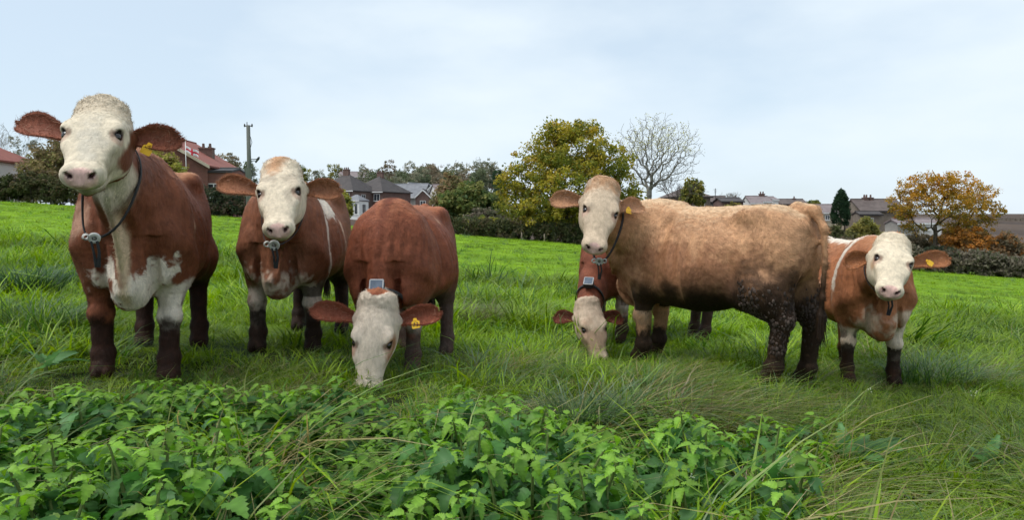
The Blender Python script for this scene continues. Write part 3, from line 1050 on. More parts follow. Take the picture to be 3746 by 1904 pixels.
        o = link('mud_clods', mesh_np('mud_clods', cv, fs, cc, True, [M['coat']]), root)
        o['kind'] = 'stuff'
    # ---- collar: a thing of its own round the neck
    if 'collar' in sp:
        cs = sp['collar']
        i = int(cs['t'] * (len(neck.c) - 1))
        cen, sd, up, tn = neck.c[i], neck.s[i], neck.u[i], neck.t[i]
        tilt = cs.get('tilt', 0.0)
        up2 = unit(up * math.cos(tilt) + tn * math.sin(tilt))
        tn2 = np.cross(sd, up2)
        a_, b_ = neck.a[i] * 1.04 + 0.006, neck.b[i] * 1.06 + 0.006
        dropf = cs.get('drop', 0.05)
        an = np.linspace(0, 2 * np.pi, 49)[:-1]
        loop = np.stack([cen + sd * a_ * math.sin(t) + up2 * (b_ * math.cos(t) - (dropf * smooth(0.2, 1, -math.cos(t)))) for t in an])
        if 'ring_px' in cs:
            tgt = loc(P(*cs['ring_px']))
            wgt = np.exp(-((np.arange(48) - 24) / 8.0) ** 2)
            loop = loop + wgt[:, None] * (tgt - tn2 * 0 - loop[24])
        cro = empty('collar', tuple(org))
        tag(cro, cs['label'], 'collar', 'tracking collars worn by the cattle')
        lw = wld(loop) - org
        ctr = lw.mean(0)
        outw = unit_rows(lw - ctr)
        tnw = unit(tn2 @ Rm.T)
        hw_ = 0.012
        ring4 = [lw + outw * 0.004 + tnw * hw_, lw + outw * 0.004 - tnw * hw_, lw - outw * 0.002 - tnw * hw_, lw - outw * 0.002 + tnw * hw_]
        vv = np.stack(ring4, 1).reshape(-1, 3)
        ids = np.arange(len(lw))
        nx_ = np.roll(ids, -1)
        fq = np.concatenate([np.stack([ids * 4 + k, ids * 4 + (k + 1) % 4, nx_ * 4 + (k + 1) % 4, nx_ * 4 + k], 1) for k in range(4)])
        link('strap', mesh_np('collar_strap', vv, [fq], None, True, [M['strap']]), cro)
        camw = unit(np.array([0, 0, CAM_Z]) - (lw[24] + org))
        sdw = sd @ Rm.T
        if cs.get('box', True):
            c = lw[0] + outw[0] * 0.022
            ax3 = [sdw, tnw, outw[0]]
            mb = rounded_box(0.039, 0.044, 0.020, 0.008)
            cv = np.array(mb[0]) @ np.stack(ax3) + c
            bo = link('tracker_box', mesh_np('tracker_box', cv, mb[1], None, False, [M['strap']]), cro)
            mb = rounded_box(0.033, 0.038, 0.004, 0.003)
            link('solar_panel', mesh_np('solar_panel', np.array(mb[0]) @ np.stack(ax3) + c + outw[0] * 0.0225, mb[1], None, False, [M['solar']]), bo)
            fr = []
            mbx = MB()
            cc = c + outw[0] * 0.022
            for (x1, y1, x2, y2) in ((-1, -1, 1, -1), (1, -1, 1, 1), (1, 1, -1, 1), (-1, 1, -1, -1)):
                mbx.tube([cc + sdw * x1 * 0.036 + tnw * y1 * 0.041, cc + sdw * x2 * 0.036 + tnw * y2 * 0.041], 0.0050, 6)
            mbx.build('panel_rim', M['box_grey'], bo)
        if cs.get('ring', True):
            j = int(cs.get('ring_at', 24))
            c = lw[24] + camw * 0.012 if 'ring_px' in cs else lw[j] + outw[j] * 0.014 + np.array(cs.get('ring_off', (0, 0, 0.0)))
            nrm_r = unit(camw * 0.8 + outw[j] * 0.35 + np.array([0, 0, -0.1]))
            e1 = unit(np.cross(nrm_r, (0, 0, 1)))
            e2 = np.cross(e1, nrm_r)
            rr = cs.get('ring_size', 0.036) * 0.82
            vv, fq = washer(rr, rr * 0.36, 0.007)
            ro = link('ring_weight', mesh_np('ring_weight', vv @ np.stack([e1, e2, nrm_r]) + c, fq, None, True, [M['ring']]), cro)
            vv, fq = washer(rr * 0.26, rr * 0.08, 0.009)
            link('rivet', mesh_np('rivet', vv @ np.stack([e1, e2, nrm_r]) + c, fq, None, True, [M['chain']]), ro)
            for s in cs.get('links', (1,)):
                vv, fq = washer(rr * 0.62, rr * 0.36, 0.008)
                cc = c + e1 * s * rr * 1.25 + e2 * 0.006
                link('chain_link', mesh_np('chain_link', vv @ np.stack([unit(e1 + nrm_r * 0.4), e2, unit(nrm_r - e1 * 0.4)]) + cc, fq, None, True, [M['ring']]), cro)
            if cs.get('tab', True):
                mbx = MB()
                q0 = c - e2 * rr * 0.5 + nrm_r * 0.004
                q1 = q0 + np.array([0.01, 0, -0.05])
                q2 = q1 + np.array([-0.006, 0.015, -0.06])
                mbx.tube([q0 - e1 * 0.010, q1 - e1 * 0.008, q2], [0.006, 0.006, 0.010], 6)
                mbx.tube([q0 + e1 * 0.012, q1 + e1 * 0.012, q2 + e1 * 0.006], [0.005, 0.005, 0.008], 6)
                mbx.build('strap_end', M['strap'], cro)
    return root


def unit_rows(a):
    return a / (np.linalg.norm(a, axis=1)[:, None] + 1e-9)


def uv_ball(n=12, m=7):
    v = [(0, 0, 1)]
    for i in range(1, m):
        p = math.pi * i / m
        for k in range(n):
            t = 2 * math.pi * k / n
            v.append((math.sin(p) * math.cos(t), math.sin(p) * math.sin(t), math.cos(p)))
    v.append((0, 0, -1))
    tr = [(0, 1 + k, 1 + (k + 1) % n) for k in range(n)]
    qd = []
    for i in range(m - 2):
        for k in range(n):
            a, b = 1 + i * n + k, 1 + i * n + (k + 1) % n
            qd.append((a, a + n, b + n, b))
    e = len(v) - 1
    tr += [(e, e - n + (k + 1) % n, e - n + k) for k in range(n)]
    return np.array(v), [np.array(tr), np.array(qd)]


def washer(R1, R0, t, n=28):
    v, f = [], []
    prof = [(R0, -t), (R1 - t * 0.5, -t), (R1, -t * 0.4), (R1, t * 0.4), (R1 - t * 0.5, t), (R0 + t * 0.3, t), (R0, t * 0.5)]
    m = len(prof)
    for k in range(n):
        a = 2 * math.pi * k / n
        v += [(p * math.cos(a), p * math.sin(a), z) for p, z in prof]
    for k in range(n):
        k2 = (k + 1) % n
        for i in range(m):
            j = (i + 1) % m
            f.append((k * m + i, k2 * m + i, k2 * m + j, k * m + j))
    return np.array(v), [np.array(f)]


def rounded_box(x, y, z, b):
    """Half sizes; chamfered along z."""
    ol = [(-x + b, -y), (x - b, -y), (x, -y + b), (x, y - b), (x - b, y), (-x + b, y), (-x, y - b), (-x, -y + b)]
    v = [(a, c, -z) for a, c in ol] + [(a, c, z - b * 0.6) for a, c in ol] + [(a * (1 - b * 0.6 / x), c * (1 - b * 0.6 / y), z) for a, c in ol]
    q = [(l * 8 + i, l * 8 + (i + 1) % 8, l * 8 + 8 + (i + 1) % 8, l * 8 + 8 + i) for l in (0, 1) for i in range(8)]
    o = [tuple(range(7, -1, -1)), tuple(range(16, 24))]
    return v, [np.array(q), np.array(o)]
# ------------------------------------------------------------------ ground: one sheet to the horizon
def graded(n, half, k):
    t = np.linspace(-1, 1, n)
    return half * np.sinh(k * t) / math.sinh(k)


_gx = graded(281, 2600, 7.4)
_gy = np.concatenate([np.linspace(-30, -1, 12)[:-1], -1 + 3400 * np.sinh(7.6 * np.linspace(0, 1, 300)) / math.sinh(7.6)])
GX, GY = np.meshgrid(_gx, _gy, indexing='ij')
GZ = ground_z(GX.ravel(), GY.ravel())
gi = np.arange(GX.size).reshape(GX.shape)
gq = np.stack([gi[:-1, :-1], gi[1:, :-1], gi[1:, 1:], gi[:-1, 1:]], -1).reshape(-1, 4)


def ground_mat():
    m, nt, out = new_mat('pasture_ground')
    ge = node(nt, 'ShaderNodeNewGeometry')
    sx = node(nt, 'ShaderNodeSeparateXYZ')
    nt.links.new(ge.outputs['Position'], sx.inputs['Vector'])

    def nz(scale, detail, stretch=(1, 1, 1)):
        mp = node(nt, 'ShaderNodeMapping')
        mp.inputs['Scale'].default_value = stretch
        nt.links.new(ge.outputs['Position'], mp.inputs['Vector'])
        n = node(nt, 'ShaderNodeTexNoise')
        n.inputs['Scale'].default_value = scale
        n.inputs['Detail'].default_value = detail
        nt.links.new(mp.outputs['Vector'], n.inputs['Vector'])
        return n
    r1 = node(nt, 'ShaderNodeValToRGB')
    e = r1.color_ramp.elements
    e[0].position, e[0].color = 0.30, (0.105, 0.205, 0.009, 1)
    e[1].position, e[1].color = 0.66, (0.195, 0.335, 0.013, 1)
    nt.links.new(nz(0.55, 7).outputs['Fac'], r1.inputs['Fac'])
    r2 = node(nt, 'ShaderNodeValToRGB')
    e = r2.color_ramp.elements
    e[0].position, e[0].color = 0.35, (0.45, 0.5, 0.4, 1)
    e[1].position, e[1].color = 0.6, (1.05, 1.05, 1.0, 1)
    nt.links.new(nz(4.0, 6).outputs['Fac'], r2.inputs['Fac'])
    mu = node(nt, 'ShaderNodeMix', data_type='RGBA', blend_type='MULTIPLY')
    mu.inputs['Factor'].default_value = 0.8
    nt.links.new(r1.outputs['Color'], mu.inputs['A'])
    nt.links.new(r2.outputs['Color'], mu.inputs['B'])
    # soil and litter under the near rough grass
    near = node(nt, 'ShaderNodeMapRange')
    near.inputs['From Min'].default_value = 4.0
    near.inputs['From Max'].default_value = 8.0
    nt.links.new(sx.outputs['Y'], near.inputs['Value'])
    r3 = node(nt, 'ShaderNodeValToRGB')
    e = r3.color_ramp.elements
    e[0].position, e[0].color = 0.35, (0.012, 0.014, 0.006, 1)
    e[1].position, e[1].color = 0.65, (0.030, 0.046, 0.010, 1)
    nt.links.new(nz(3.0, 6).outputs['Fac'], r3.inputs['Fac'])
    m1 = node(nt, 'ShaderNodeMix', data_type='RGBA')
    nt.links.new(near.outputs['Result'], m1.inputs['Factor'])
    nt.links.new(r3.outputs['Color'], m1.inputs['A'])
    nt.links.new(mu.outputs['Result'], m1.inputs['B'])
    # land beyond the field hedge: dull brown heath and stubble
    far = node(nt, 'ShaderNodeMapRange')
    far.inputs['From Min'].default_value = 53.0
    far.inputs['From Max'].default_value = 57.0
    nt.links.new(sx.outputs['Y'], far.inputs['Value'])
    r4 = node(nt, 'ShaderNodeValToRGB')
    e = r4.color_ramp.elements
    e[0].position, e[0].color = 0.38, (0.060, 0.044, 0.036, 1)
    e[1].position, e[1].color = 0.62, (0.115, 0.082, 0.062, 1)
    nt.links.new(nz(0.02, 8, (1, 0.35, 1)).outputs['Fac'], r4.inputs['Fac'])
    m2 = node(nt, 'ShaderNodeMix', data_type='RGBA')
    nt.links.new(far.outputs['Result'], m2.inputs['Factor'])
    nt.links.new(m1.outputs['Result'], m2.inputs['A'])
    nt.links.new(r4.outputs['Color'], m2.inputs['B'])
    b = node(nt, 'ShaderNodeBsdfPrincipled')
    b.inputs['Roughness'].default_value = 0.9
    b.inputs['Specular IOR Level'].default_value = 0.1
    nt.links.new(m2.outputs['Result'], b.inputs['Base Color'])
    bp = node(nt, 'ShaderNodeBump')
    bp.inputs['Strength'].default_value = 0.8
    bp.inputs['Distance'].default_value = 0.08
    nt.links.new(nz(5.0, 6).outputs['Fac'], bp.inputs['Height'])
    nt.links.new(bp.outputs['Normal'], b.inputs['Normal'])
    nt.links.new(b.outputs['BSDF'], out.inputs['Surface'])
    return m


M['ground'] = ground_mat()
ground = link('ground', mesh_np('ground', np.stack([GX.ravel(), GY.ravel(), GZ], 1), [gq], None, True, [M['ground']]))
tag(ground, 'green sloping pasture running up to the hedges', None, kind='structure')

# ------------------------------------------------------------------ trees, hedges
def leaf_cloud(centers, radii, per, size, palette, r, flat=0.35, top_bias=None, squash=0.8):
    """Leaf-sized diamonds scattered in clumps. palette: list of (colour, weight) or function(points)->colours."""
    n = len(centers) * per
    c = np.repeat(centers, per, axis=0)
    rr = np.repeat(np.atleast_1d(radii) if np.ndim(radii) else np.full(len(centers), radii), per)
    off = unit_rows(r.normal(0, 1, (n, 3))) * (r.uniform(0, 1, (n, 1)) ** 0.45)
    off[:, 2] *= squash
    p = c + off * rr[:, None]
    nr = unit_rows(off * 0.6 + r.normal(0, 0.6, (n, 3)) + np.array([0, 0, flat]))
    a = unit_rows(np.cross(nr, r.normal(0, 1, (n, 3))))
    b = np.cross(nr, a)
    s = size * r.uniform(0.6, 1.35, (n, 1))
    v = np.stack([p - a * s, p + b * s * 0.55 + nr * s * 0.12, p + a * s, p - b * s * 0.55 + nr * s * 0.12], 1).reshape(-1, 3)
    q = np.arange(n * 4).reshape(n, 4)
    clump = np.repeat(r.uniform(0, 1, len(centers)), per)
    col = palette(p, clump, r)
    return v, q, np.repeat(np.clip(col, 0.004, 0.8), 4, axis=0)


def pal(cols, jitter=0.25):
    cols = np.array(cols, float)

    def f(p, clump, r):
        k = np.clip((clump * 0.75 + r.uniform(0, 0.25, len(p))) * len(cols), 0, len(cols) - 1e-3)
        i = k.astype(int)
        return cols[i] * r.uniform(1 - jitter, 1 + jitter, (len(p), 1))
    return f


def lobes_points(lobes, n, r, shell=0.45):
    """lobes: (cx, cy, cz, rx, ry, rz) -> clump centres biased to the outside."""
    vol = np.array([l[3] * l[4] * l[5] for l in lobes]) ** 0.67
    k = r.choice(len(lobes), n, p=vol / vol.sum())
    lb = np.array(lobes)[k]
    d = unit_rows(r.normal(0, 1, (n, 3)))
    rad_ = (shell + (1 - shell) * r.uniform(0, 1, n) ** 0.6)[:, None]
    pts = lb[:, :3] + d * rad_ * lb[:, 3:]
    return pts[pts[:, 2] > 0.15]


def limb(mb, p0, p1, r0, r1, r, wob=0.12, n=5, sides=6):
    p0, p1 = np.asarray(p0, float), np.asarray(p1, float)
    L_ = np.linalg.norm(p1 - p0)
    t = np.linspace(0, 1, n)
    pts = p0 + (p1 - p0) * t[:, None]
    pts[:, 2] += np.sin(t * math.pi) * L_ * wob * 0.6
    pts[1:-1] += r.normal(0, L_ * wob * 0.25, (n - 2, 3))
    mb.tube(list(pts), list(r0 + (r1 - r0) * t), sides, cap=False)
    return pts


def leafy_tree(name, label, base, trunk_h, trunk_r, lobes, nclump, per, clump_r, leaf, palette, seed, category='tree', group=None, bark='bark', nlimbs=9, twigs=0, shell=0.45):
    r = np.random.default_rng(seed)
    root = empty(name, base)
    tag(root, label, category, group)
    ctr = lobes_points(lobes, nclump, r, shell)
    mb = MB()
    top = np.array([r.normal(0, 0.1), r.normal(0, 0.1), trunk_h])
    limb(mb, (0, 0, -0.4), top, trunk_r, trunk_r * 0.6, r, 0.04, 5, 8)
    mb.build('trunk', M[bark], root, True)
    mb = MB()
    sel = ctr[r.choice(len(ctr), min(nlimbs + twigs, len(ctr)), replace=False)]
    grown(mb, sel, [(0, 0, 0), (0, 0, trunk_h * 0.4), (0, 0, trunk_h * 0.75), top], r, tip=max(trunk_r * 0.05, 0.012), r_max=trunk_r * 0.6)
    mb.build('limbs', M[bark], root, True)['kind'] = 'stuff'
    v, q, c = leaf_cloud(ctr, clump_r * r.uniform(0.6, 1.3, len(ctr)), per, leaf, palette, r)
    link('crown', mesh_np(name + '_crown', v, [q], c, False, [M['foliage']]), root)['kind'] = 'stuff'
    return root


def bare_tree(name, label, base, height, spread, trunk_r, seed, levels=6, leaf_n=0, leaf_col=None, bark='bark_grey', category='tree', lean=0.0, min_r=0.012, splits=(2, 3), group=None, first=0.22):
    r = np.random.default_rng(seed)
    root = empty(name, base)
    tag(root, label, category, group)
    trunk, br = MB(), MB()
    tips = []

    def grow(p, d, L_, rr, lev):
        n = 4
        pts = [p]
        dd = d.copy()
        for i in range(n):
            dd = unit(dd + r.normal(0, 0.13, 3) + np.array([0, 0, 0.05]))
            pts.append(pts[-1] + dd * L_ / n)
        r1 = max(rr * 0.62, min_r * 0.8)
        (trunk if lev == 0 else br).tube(pts, list(np.linspace(rr, r1, n + 1)), 7 if lev < 2 else (4 if lev < 4 else 3), cap=False)
        if lev >= levels:
            tips.append(pts[-1]); tips.append(pts[2])
            return
        k = r.integers(splits[0], splits[1] + 1) + (1 if lev == 0 else 0)
        a0 = r.uniform(0, 6.28)
        for i in range(k):
            an = a0 + 6.283 * i / k + r.normal(0, 0.35)
            sp_ = r.uniform(0.35, 0.75) if lev > 0 else r.uniform(0.4, 0.7)
            a = unit(np.cross(dd, (0.3, 0.9, 0.2)))
            b = np.cross(dd, a)
            nd = unit(dd * math.cos(sp_) + (a * math.cos(an) + b * math.sin(an)) * math.sin(sp_) * spread + np.array([0, 0, 0.06]))
            j = r.integers(2, n + 1) if lev > 0 and i > 0 else n
            grow(pts[j], nd, L_ * r.uniform(0.66, 0.86) * (1.6 if lev == 0 else 1), max(r1 * (0.8 if i == 0 else 0.62), min_r), lev + 1)
    grow(np.array([0, 0, -0.3]), unit(np.array([lean, 0, 1.0])), height * first, trunk_r, 0)
    # fit to the height wanted
    bv = np.array(br.v)
    s = height / np.percentile(bv[:, 2], 99.7)
    for mb in (trunk, br):
        mb.v = [(a * s, b * s, c * s) for a, b, c in mb.v]
    trunk.build('trunk', M[bark], root, True)
    br.build('branches', M[bark], root, True)['kind'] = 'stuff'
    if leaf_n:
        tp = np.array(tips) * s
        ctr = tp[r.choice(len(tp), leaf_n)]
        v, q, c = leaf_cloud(ctr, height * 0.02, 3, height * 0.0085, leaf_col, r)
        link('crown', mesh_np(name + '_crown', v, [q], c, False, [M['foliage']]), root)['kind'] = 'stuff'
    return root


def grown(mb, pts, trunk_pts, r, tip=0.012, power=2.3, stiff=0.35, r_max=0.3, sides=(7, 5, 4, 3), skip=0):
    """Join crown points to a trunk, nearest first, so that the branches fork like a real crown; thickness from the load carried."""
    P_ = [np.asarray(p, float) for p in trunk_pts]
    par = [i - 1 for i in range(len(P_))]
    plen = [0.0]
    for i in range(1, len(P_)):
        plen.append(plen[-1] + np.linalg.norm(P_[i] - P_[i - 1]))
    top = P_[-1]
    order = np.argsort(np.linalg.norm(pts - top, axis=1))
    arr = np.array(P_)
    pl = np.array(plen)
    leafs = []
    for k in order:
        p = pts[k]
        d = np.linalg.norm(arr - p, axis=1)
        cost = d + stiff * pl
        cost[:max(len(trunk_pts) // 2, 1)] += 1e3
        j = int(cost.argmin())
        q = arr[j]
        n = max(2, int(d[j] / 0.45))
        up = arr[j] - (arr[par[j]] if par[j] >= 0 else arr[j] - np.array([0, 0, 1]))
        up = up / (np.linalg.norm(up) + 1e-9)
        last = j
        new = []
        for t in np.linspace(0, 1, n + 1)[1:]:
            w = q + (p - q) * t + up * d[j] * 0.22 * math.sin(math.pi * t) + r.normal(0, 0.03 * d[j], 3) * (t < 1)
            par.append(last)
            last = len(par) - 1
            new.append(w)
            pl = np.append(pl, pl[par[last]] + d[j] / n)
        arr = np.vstack([arr, np.array(new)])
        leafs.append(last)
    load = np.zeros(len(arr))
    for l in leafs:
        load[l] += 1
    for i in range(len(arr) - 1, 0, -1):
        load[par[i]] += load[i]
    rad_ = tip * np.maximum(load, 1) ** (1 / power)
    rad_ *= min(1.0, r_max / rad_.max())
    rad_ = np.maximum(rad_, tip * 0.8)
    for i in range(1, len(arr)):
        j = par[i]
        ld = load[i]
        s = sides[0] if ld > 120 else (sides[1] if ld > 20 else (sides[2] if ld > 4 else sides[3]))
        mb.tube([arr[j], arr[i]], [min(rad_[j], rad_[i] * 1.3), rad_[i]], s, cap=False)
    return arr


def hedge(name, label, pts, h, w, n, per, leaf, palette, seed, category='hedge', group=None, rough=0.25, twigs=30, clump=0.32):
    """A hedge along ground points; clumps of leaves through its volume, stems inside."""
    r = np.random.default_rng(seed)
    pts = np.array(pts, float)
    seg = np.linalg.norm(np.diff(pts[:, :2], axis=0), axis=1)
    cum = np.concatenate([[0], np.cumsum(seg)])
    base = pts.mean(0)
    t = r.uniform(0, cum[-1], n)
    x = np.interp(t, cum, pts[:, 0]); y = np.interp(t, cum, pts[:, 1])
    hv = np.interp(t, cum, np.interp(cum, cum, h if np.ndim(h) else np.full(len(pts), h)))
    hv = hv * (1 - rough + 2 * rough * fbm(np.stack([t / 1.6, t * 0 + seed, t * 0], 1), 1, 3, seed))
    zz = r.uniform(0, 1, n) ** 0.75
    prof = np.sqrt(np.clip(1 - (np.clip(zz - 0.4, 0, 1) / 0.62) ** 2, 0.05, 1))
    yy = r.uniform(-1, 1, n)
    yy = np.sign(yy) * np.abs(yy) ** 0.6 * w / 2 * prof
    y = y + yy
    gzv = ground_z(x, y)
    root = empty(name, (base[0], base[1], gz(base[0], base[1])))
    tag(root, label, category, group)
    ctr = np.stack([x, y, gzv + zz * hv + 0.05], 1) - np.array(root.location)
    v, q, c = leaf_cloud(ctr, clump * r.uniform(0.6, 1.3, n), per, leaf, palette, r)
    link('foliage', mesh_np(name + '_foliage', v, [q], c, False, [M['foliage']]), root)['kind'] = 'stuff'
    mb = MB()
    for i in range(twigs):
        k = r.integers(0, n)
        p0 = np.array([x[k], y[k] - yy[k] * 0.7, gzv[k] - 0.1]) - np.array(root.location)
        p1 = np.array([x[k] + r.normal(0, 0.25), y[k], gzv[k] + hv[k] * r.uniform(0.85, 1.15)]) - np.array(root.location)
        limb(mb, p0, p1, 0.035, 0.010, r, 0.06, 4, 4)
    if twigs:
        mb.build('stems', M['bark'], root, True)['kind'] = 'stuff'
    return root


def edge_pt(px, d):
    x = (px - CX) / F_PX * d
    return (x, d, gz(x, d))


DARK_HEDGE = pal([(0.030, 0.036, 0.018), (0.045, 0.055, 0.022), (0.060, 0.062, 0.028), (0.075, 0.060, 0.034)])
BROWN_HEDGE = pal([(0.085, 0.070, 0.040), (0.125, 0.098, 0.056), (0.155, 0.120, 0.065), (0.12, 0.12, 0.042), (0.18, 0.14, 0.07)])
OLIVE = pal([(0.060, 0.075, 0.022), (0.095, 0.110, 0.028), (0.135, 0.135, 0.035), (0.17, 0.15, 0.04)])
YELLOW_GREEN = pal([(0.12, 0.14, 0.03), (0.17, 0.17, 0.035), (0.22, 0.20, 0.04), (0.10, 0.12, 0.03)])
DARK_GREEN = pal([(0.012, 0.028, 0.014), (0.018, 0.038, 0.018), (0.026, 0.050, 0.022)])
GREY_GREEN = pal([(0.095, 0.112, 0.075), (0.130, 0.140, 0.095), (0.165, 0.160, 0.110), (0.19, 0.175, 0.12), (0.075, 0.095, 0.062)])
WOOD_DARK = pal([(0.055, 0.070, 0.042), (0.075, 0.092, 0.050), (0.10, 0.11, 0.062)])
RUST = pal([(0.26, 0.12, 0.035), (0.32, 0.15, 0.04), (0.20, 0.11, 0.04), (0.14, 0.095, 0.04)])
HEATH = pal([(0.075, 0.062, 0.042), (0.10, 0.080, 0.052), (0.060, 0.056, 0.036), (0.12, 0.098, 0.062)])


# hedges along the far side of the field
D = 52.0
hedge('hedge', 'dark tangled hedge behind the leftmost cow, under the brown thicket', [edge_pt(-180, D), edge_pt(150, D), edge_pt(420, D)], 2.0, 1.8, 560, 30, 0.10, DARK_HEDGE, 11)
hedge('hedge', 'dark green hedge between the flagpole and the utility pole', [edge_pt(640, D), edge_pt(1010, D)], 1.9, 1.8, 420, 28, 0.10, pal([(0.022, 0.032, 0.020), (0.035, 0.045, 0.026), (0.05, 0.05, 0.03), (0.075, 0.052, 0.04)]), 12)
hedge('hedge', 'low clipped dark hedge below the green oak', [edge_pt(1560, D), edge_pt(1900, D), edge_pt(2250, D)], [1.25, 1.25, 1.6], 1.6, 700, 28, 0.09, DARK_HEDGE, 13, rough=0.12)
hedge('hedge', 'brown hedge line behind the tan cow and the rightmost cow', [edge_pt(2250, D), edge_pt(2700, D), edge_pt(3330, D)], [1.9, 1.9, 1.9], 2.2, 700, 26, 0.12, HEATH, 14)
hedge('hedge', 'grey brown hedge bounding the field at the right edge', [edge_pt(3300, 48), edge_pt(3560, 47), edge_pt(3900, 46)], [1.5, 1.4, 1.3], 2.0, 700, 28, 0.10, pal([(0.075, 0.068, 0.048), (0.105, 0.092, 0.068), (0.14, 0.12, 0.09), (0.065, 0.072, 0.040)]), 15)

# thickets and bushes
def bush(name, label, px0, px1, y_top, y_base, d, n, per, leaf, palette, seed, group=None, category='bush', depth=0.8, lobes=6, clump=None, bark='bark'):
    r = np.random.default_rng(seed + 500)
    c = P((px0 + px1) / 2, y_base, d)
    s = d / F_PX
    hw, hgt = (px1 - px0) / 2 * s, (y_base - y_top) * s
    lb = []
    for i in range(lobes):
        fx = -0.72 + 1.44 * (i + 0.5) / lobes + r.normal(0, 0.06)
        hh = hgt * (0.92 - 0.42 * abs(fx) ** 1.6) * r.uniform(0.86, 1.06)
        rx = hw * 0.42 * r.uniform(0.8, 1.2)
        lb.append((fx * hw, r.normal(0, hw * 0.2 * depth), hh * 0.52, rx, rx * depth + 0.3, hh * 0.5))
    lb.append((0, 0, hgt * 0.52, hw * 0.55, hw * 0.45 * depth, hgt * 0.48))
    gzb = gz(c[0], c[1])
    base = (c[0], c[1], min(c[2], gzb + 50))
    root = leafy_tree(name, label, base, hgt * 0.35, max(hgt * 0.03, 0.05), lb, n, per, clump or max(hgt * 0.11, 0.25), leaf, palette, seed, category, group, bark, nlimbs=10, twigs=12, shell=0.3)
    return root


bush('thicket', 'brown autumn thicket beside the red roofed house at the left edge', 45, 360, 505, 735, 55, 420, 34, 0.13, BROWN_HEDGE, 21, category='thicket')
bush('bush', 'dark ivy green bush in front of the thicket at the left edge', 40, 230, 640, 735, 53, 170, 30, 0.11, DARK_HEDGE, 22)
bush('bush', 'yellow green bush showing behind the back of the leftmost cow', 480, 690, 520, 740, 55, 240, 32, 0.14, pal([(0.10, 0.13, 0.03), (0.15, 0.16, 0.035), (0.20, 0.18, 0.05), (0.16, 0.12, 0.06)]), 23)
bush('bush', 'dark evergreen bush beside the base of the utility pole', 770, 905, 680, 790, 53.5, 170, 30, 0.11, pal([(0.014, 0.030, 0.022), (0.022, 0.042, 0.028), (0.04, 0.05, 0.03)]), 24)
bush('bush', 'reddish brown scrub below the brick house', 820, 960, 730, 795, 52.8, 90, 26, 0.09, pal([(0.10, 0.06, 0.045), (0.13, 0.085, 0.06), (0.07, 0.06, 0.035)]), 25)
bush('bush', 'golden shrub in front of the terrace below the second cow\'s ear', 1215, 1290, 690, 800, 70, 120, 28, 0.13, YELLOW_GREEN, 26)
bush('bush', 'big rounded olive bush left of the green oak', 1590, 1850, 655, 830, 62, 420, 34, 0.17, pal([(0.045, 0.070, 0.026), (0.07, 0.095, 0.03), (0.10, 0.115, 0.035), (0.13, 0.13, 0.045), (0.05, 0.075, 0.03)]), 27)
bush('bush', 'russet topped bush behind the dark round conifer', 1585, 1720, 625, 800, 72, 240, 30, 0.17, pal([(0.15, 0.105, 0.06), (0.18, 0.13, 0.07), (0.12, 0.11, 0.05), (0.09, 0.10, 0.04)]), 28)
bush('bush', 'grey leafless looking scrub by the hedge left of the oak', 1690, 1860, 745, 850, 57, 200, 24, 0.11, pal([(0.10, 0.088, 0.066), (0.14, 0.12, 0.09), (0.08, 0.085, 0.05)]), 29)
bush('bush', 'yellowish low bush over the clipped hedge', 1680, 1900, 790, 860, 54, 220, 28, 0.10, YELLOW_GREEN, 30)
bush('bush', 'brown bramble bank behind the tan cow\'s head', 2000, 2420, 690, 880, 58, 420, 26, 0.13, pal([(0.05, 0.045, 0.028), (0.08, 0.066, 0.04), (0.06, 0.06, 0.028), (0.10, 0.085, 0.05)]), 31)
bush('bush', 'leafy shrub beside the small chimneyed roof above the tan cow', 2480, 2580, 648, 760, 96, 130, 26, 0.22, OLIVE, 32)
bush('bush', 'golden brown bush between the low roofs above the tan cow', 2640, 2730, 735, 800, 100, 110, 24, 0.2, pal([(0.14, 0.13, 0.04), (0.18, 0.15, 0.05), (0.10, 0.085, 0.045)]), 33)
bush('bush', 'round olive treetop behind the long low roof', 2930, 3010, 728, 800, 135, 90, 26, 0.28, OLIVE, 34)
bush('bush', 'olive yellow bush below the farmhouse', 3085, 3235, 795, 920, 62, 260, 30, 0.13, pal([(0.10, 0.105, 0.035), (0.145, 0.14, 0.04), (0.18, 0.16, 0.05), (0.075, 0.08, 0.03)]), 35)
bush('bush', 'dark scrub between the tan cow and the white backed cow', 2985, 3120, 815, 960, 56, 200, 26, 0.11, pal([(0.05, 0.05, 0.025), (0.075, 0.07, 0.035), (0.055, 0.065, 0.025)]), 36)
bush('bush', 'brown bramble bank under the autumn tree', 3220, 3460, 835, 975, 53, 300, 26, 0.11, HEATH, 37)
bush('bush', 'crimson leaved shrub beside the farmhouse', 3272, 3325, 780, 830, 84, 80, 26, 0.15, pal([(0.22, 0.035, 0.030), (0.28, 0.05, 0.04), (0.16, 0.03, 0.03)]), 38)
bush('bush', 'orange rust coloured thicket beside the autumn tree trunk', 3400, 3640, 810, 960, 50, 380, 30, 0.11, RUST, 39)
bush('bush', 'rust and brown thicket at the right edge', 3560, 3790, 850, 985, 49, 320, 28, 0.11, pal([(0.20, 0.10, 0.04), (0.15, 0.095, 0.05), (0.11, 0.085, 0.05), (0.08, 0.07, 0.045)]), 40)
bush('bush', 'very dark green shrub below the autumn tree', 3330, 3500, 890, 985, 47.5, 160, 28, 0.10, pal([(0.018, 0.026, 0.016), (0.03, 0.036, 0.02), (0.045, 0.045, 0.03)]), 41)

